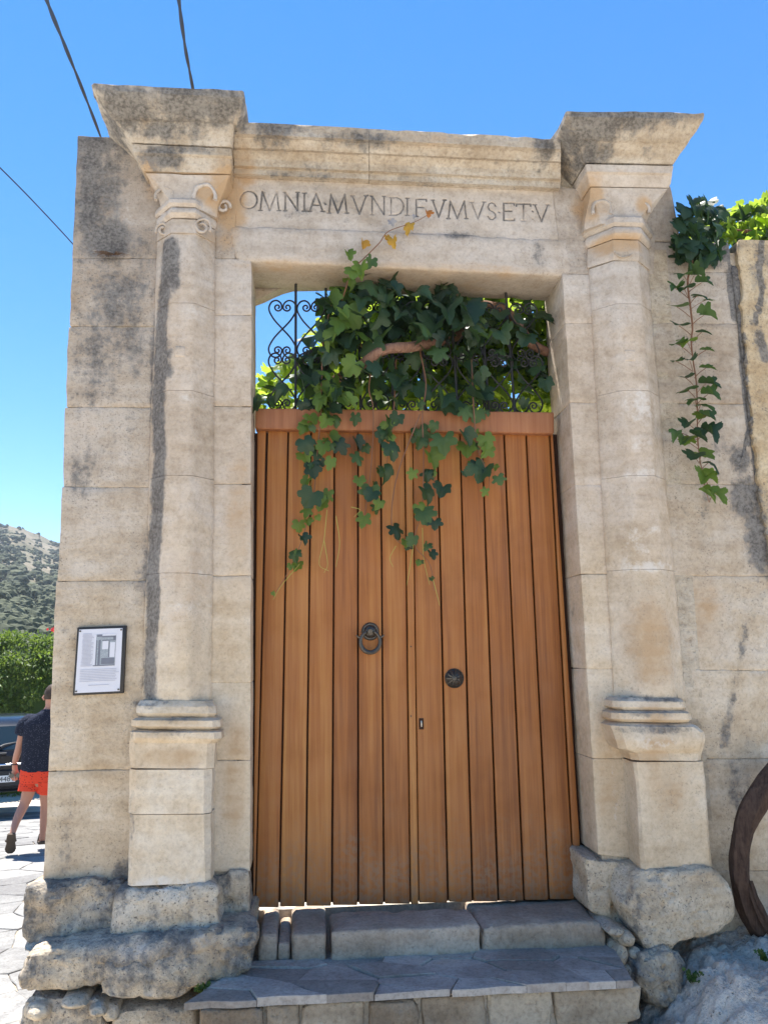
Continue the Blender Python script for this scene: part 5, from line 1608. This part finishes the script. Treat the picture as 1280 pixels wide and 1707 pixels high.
# ================================================================== WALKING MAN (seen from behind)
M['skin'] = plain('skin', (.50, .25, .17), .55, .3, 0, .10, 14)
M['hair'] = plain('dark_hair', (.055, .034, .022), .6, .3, 0, .7, 90)
M['shoe'] = plain('brown_sandal_sole', (.10, .075, .055), .8, .2, 0, .3, 60)
def speckle(name, base, dot, scale, thr, stretch=(1, 1, 1)):
    n = NT(name)
    v = n.vor(scale, vec=n.map(stretch))
    m_ = n.rng(v, thr, thr+.12)
    col = n.mix(m_, dot, base)
    return n.fin(col, .85, n.bump(n.noise(18, 4), .5, .02), .1)
M['shirt'] = speckle('dark_navy_flecked_shirt', (.017, .02, .034), (.085, .10, .14), 60, .18)
M['shorts'] = speckle('orange_red_printed_shorts', (.80, .075, .035), (.25, .02, .02), 26, .16, (1, 1, 1.8))
def man():
    foot = G(70, 1407, GZ)
    d = (foot-CAM)[:2]
    depth = np.dot(foot-CAM, fw)
    dirv = np.array([d[0], d[1], 0])/np.linalg.norm(d)
    def W(px, py, back=0.0):
        # a body joint traced at the man's distance, pushed along his walking direction
        r = ray(px, py)
        p = CAM+r*depth
        return Vector(p+dirv*back)
    def ground(p):
        return Vector((p.x, p.y, GZ))
    o = empty('person', 'man walking away in dark shirt and orange-red shorts, half hidden by the left wall', 'person', loc=tuple(foot))
    J, E, Rd = [], [], []
    def add(p, r, par=None):
        J.append(p)
        Rd.append(r)
        if par is not None: E.append((par, len(J)-1))
        return len(J)-1
    pel = add(W(64, 1290), (.155, .12))
    wst = add(W(67, 1262), (.145, .11), pel)
    che = add(W(73, 1225), (.165, .12), wst)
    upc = add(W(79, 1200), (.15, .10), che)
    nk = add(W(83, 1184), (.062, .062), upc)
    nk2 = add(W(85, 1177, .03), (.06, .06), nk)
    hd = add(W(87, 1166, .05), (.083, .092), nk2)
    hd2 = add(W(88, 1156, .06), (.082, .095), hd)
    hd3 = add(W(88.5, 1149, .06), (.05, .06), hd2)
    ns = add(W(88, 1165, .165), (.014, .014), hd)
    for sx, arm in ((-1, [(48, 1208, 0, .058), (40, 1216, -.02, .055), (35, 1234, -.03, .047), (31, 1250, -.03, .042), (27, 1263, -.0, .040), (24, 1274, .02, .029), (24, 1282, .03, .030), (24.5, 1288, .03, .028)]),
                    (1, [(108, 1209, 0, .058), (118, 1220, .02, .055), (122, 1238, .03, .047), (124, 1252, .05, .042), (124, 1265, .10, .040), (122, 1277, .16, .029), (121, 1285, .18, .030), (120, 1291, .19, .028)])):
        par = upc
        for px, py, b, r in arm: par = add(W(px, py, b), (r, r), par)
        wr = par
        for k, (fx, ln) in enumerate(((-4, 10), (-1.5, 13), (1, 13), (3.5, 11))):
            p0 = J[wr]
            a = add(p0+Vector((.0062*fx*1.1, -.01, -.03)), (.010, .010), wr)
            bq = add(p0+Vector((.0062*fx*1.4, -.005, -.03-.0032*ln)), (.009, .009), a)
            add(p0+Vector((.0062*fx*1.0, .018, -.035-.0052*ln)), (.008, .008), bq)
        t1 = add(J[wr]+Vector((-sx*.035, .0, -.005)), (.011, .011), wr-1)
        add(J[wr]+Vector((-sx*.045, .01, -.035)), (.009, .009), t1)
    # left leg trails, heel up; right leg carries
    par = pel
    for px, py, b, r in ((52, 1305, -.02, .095), (47, 1322, -.05, .078), (42, 1338, -.06, .058), (35, 1350, -.14, .058), (28, 1364, -.26, .046), (24, 1377, -.36, .034), (22, 1384, -.39, .034), (20.5, 1396, -.37, .030), (20, 1404, -.33, .022)):
        par = add(W(px, py, b), (r, r), par)
    par = pel
    for px, py, b, r in ((78, 1305, .02, .095), (77, 1325, .04, .080), (76, 1344, .06, .060), (75, 1358, .05, .060), (72.5, 1378, .02, .044), (70.5, 1394, .0, .034), (70, 1401, -.01, .036), (71, 1405, .08, .034), (72, 1406, .17, .026)):
        par = add(W(px, py, b), (r, r), par)
    me = bpy.data.meshes.new('body')
    me.from_pydata([tuple(v) for v in J], E, [])
    bo = link('body', me, o, M['skin'])
    inv(bo)
    sk = bo.modifiers.new('skin', 'SKIN')
    sk.use_smooth_shade = True
    for i, v in enumerate(me.skin_vertices[0].data):
        v.radius = Rd[i]
        v.use_root = (i == 0)
    sb = bo.modifiers.new('sub', 'SUBSURF')
    sb.levels = sb.render_levels = 2
    rightv = Vector((dirv[1], -dirv[0], 0))
    fwd = Vector(dirv)
    def ell(name, rings, mat, n=28, par=o, closeb=False, mb=None, wr=0.0):
        V, Fs = [], []
        for ri, (c, rx, ry) in enumerate(rings):
            for k in range(n):
                a = 2*math.pi*k/n
                ww = 1+wr*math.sin(5*a+ri*1.7)+wr*.7*math.sin(9*a-ri*2.3)
                V.append(tuple(c+rightv*math.cos(a)*rx*ww+fwd*math.sin(a)*ry*ww))
        for i in range(len(rings)-1):
            for k in range(n): Fs.append((i*n+k, (i+1)*n+k, (i+1)*n+(k+1) % n, i*n+(k+1) % n))
        if mb is None: mb = MB()
        return mb.add((V, Fs))
    sh = ell('shirt', [(W(66, 1285), .205, .15), (W(66, 1278), .203, .148), (W(67, 1262), .20, .145), (W(70, 1244), .212, .15), (W(73, 1226), .226, .152), (W(75.5, 1212), .24, .148), (W(77, 1204), .238, .135), (W(78.5, 1197.5), .20, .12), (W(80.5, 1191), .145, .105), (W(82, 1186), .10, .09), (W(83, 1182), .074, .078)], M['shirt'], wr=.012)
    sh.tube([W(60, 1203), W(50, 1204, -.01), W(43, 1209, -.02), W(38.5, 1217, -.03), W(36.5, 1223, -.03)], [.085, .098, .098, .088, .082], 18, False)
    sh.tube([W(98, 1203), W(106, 1205, .01), W(113, 1211, .02), W(118, 1224, .03)], [.085, .098, .095, .082], 18, False)
    inv(sh.build('shirt', M['shirt'], o, 60))
    so = ell('shorts', [(W(65.5, 1276), .195, .14), (W(65, 1288), .205, .155), (W(64.5, 1298), .21, .16), (W(64.5, 1304), .19, .15)], M['shorts'], wr=.01)
    so.tube([W(53, 1296), W(51, 1305, -.02), W(49.5, 1313, -.03), W(48.5, 1319, -.045)], [.118, .120, .122, .124], 18, False)
    so.tube([W(77.5, 1296), W(78, 1305, .02), W(78, 1312, .02), W(78, 1316, .03)], [.118, .118, .120, .122], 18, False)
    inv(so.build('shorts', M['shorts'], o, 60))
    # hair: back and crown of the head
    hc = W(87.8, 1159, .055)
    V, Fs = [], []
    nu, nv = 20, 10
    for i in range(nv+1):
        th = math.pi*.62*i/nv
        for k in range(nu):
            ph = 2*math.pi*k/nu
            r = .102+.007*math.sin(k*2.7+i*1.9)+.005*math.sin(k*5.1-i*3.3)
            dip = 1 if math.sin(ph) < .2 else .72
            t2 = th*dip
            V.append(tuple(hc+Vector((0, 0, 1))*math.cos(t2)*(.125)+rightv*math.sin(t2)*math.cos(ph)*(r-.012)+fwd*math.sin(t2)*math.sin(ph)*r))
    for i in range(nv):
        for k in range(nu): Fs.append((i*nu+k, (i+1)*nu+k, (i+1)*nu+(k+1) % nu, i*nu+(k+1) % nu))
    hm = mesh_q('hair', V, Fs, None, 60)
    inv(link('hair', hm, o, M['hair']))
    for s in (-1, 1):
        e = hc+rightv*s*.088-Vector((0, 0, .03))
        inv(MB().tube([e-Vector((0, 0, .028)), e+rightv*s*.012, e+Vector((0, 0, .028))], [.008, .016, .010], 8).build('ear', M['skin'], o))
    # sandals
    def sole(name, heel, toe, upv, width):
        L_ = (toe-heel)
        f = L_.normalized()
        s = f.cross(upv).normalized()
        u = s.cross(f).normalized()
        ol = [(0, .30), (.06, .42), (.25, .46), (.5, .42), (.72, .52), (.88, .48), (1.0, .22)]
        pts = [(a, b) for a, b in ol]+[(a, -b) for a, b in ol[::-1]]
        V = [tuple(heel+L_*a+s*b*width) for a, b in pts]+[tuple(heel+L_*a+s*b*width+u*.028) for a, b in pts]
        n = len(pts)
        Fs = [tuple(range(n))[::-1], tuple(range(n, 2*n))]+[(i, (i+1) % n, n+(i+1) % n, n+i) for i in range(n)]
        mb = MB().add((V, Fs))
        for a in (.35, .75):
            c = heel+L_*a
            mb.tube([c-s*width*.46, c-s*width*.3+u*.075, c+s*width*.3+u*.075, c+s*width*.46], .012, 6)
        inv(mb.build(name, M['shoe'], o))
    rf = W(70, 1405, -.06)
    sole('sandal', Vector((rf.x, rf.y, GZ+.004)), Vector((rf.x, rf.y, GZ+.004))+fwd*.27, Vector((0, 0, 1)), .10)
    sole('sandal', W(22, 1379, -.455), W(19.5, 1411, -.40), fwd, .105)
    wr = W(24, 1275, .02)
    inv(MB().tube([wr+rightv*.036*math.cos(a)+fwd*.036*math.sin(a) for a in np.linspace(0, 6.283, 15)], .006, 6).build('bracelet', M['iron'], o))
    # sunglasses hanging from the left hand
    hg = W(25, 1293, -.02)
    sg = empty('sunglasses', 'dark sunglasses held in the walking man\'s left hand', 'sunglasses', loc=tuple(hg))
    for s in (-1, 1):
        cc = hg+rightv*s*.033
        inv(MB().tube([cc+fwd*.003, cc-fwd*.003], .026, 14).build('lens', M['glass'], sg))
        inv(MB().tube([cc+rightv*s*.028, cc+rightv*s*.03+fwd*.10+Vector((0, 0, .02))], .004, 5).build('temple_arm', M['iron'], sg))
    inv(MB().tube([hg-rightv*.012, hg+Vector((0, 0, .008)), hg+rightv*.012], .004, 5).build('bridge', M['iron'], sg))
man()

# ================================================================== AIR
hz_ = MB().box((-1100, -60, -8), (1100, 1150, 99)).build('haze', None, None, 0)
hm = bpy.data.materials.new('summer_haze')
hm.use_nodes = True
hn = hm.node_tree
hn.nodes.remove(hn.nodes['Principled BSDF'])
pv = hn.nodes.new('ShaderNodeVolumePrincipled')
pv.inputs['Color'].default_value = (.80, .88, 1, 1)
pv.inputs['Density'].default_value = .00036
hn.links.new(pv.outputs[0], hn.nodes['Material Output'].inputs['Volume'])
hz_.data.materials.clear()
hz_.data.materials.append(hm)
tag(hz_, kind='stuff')
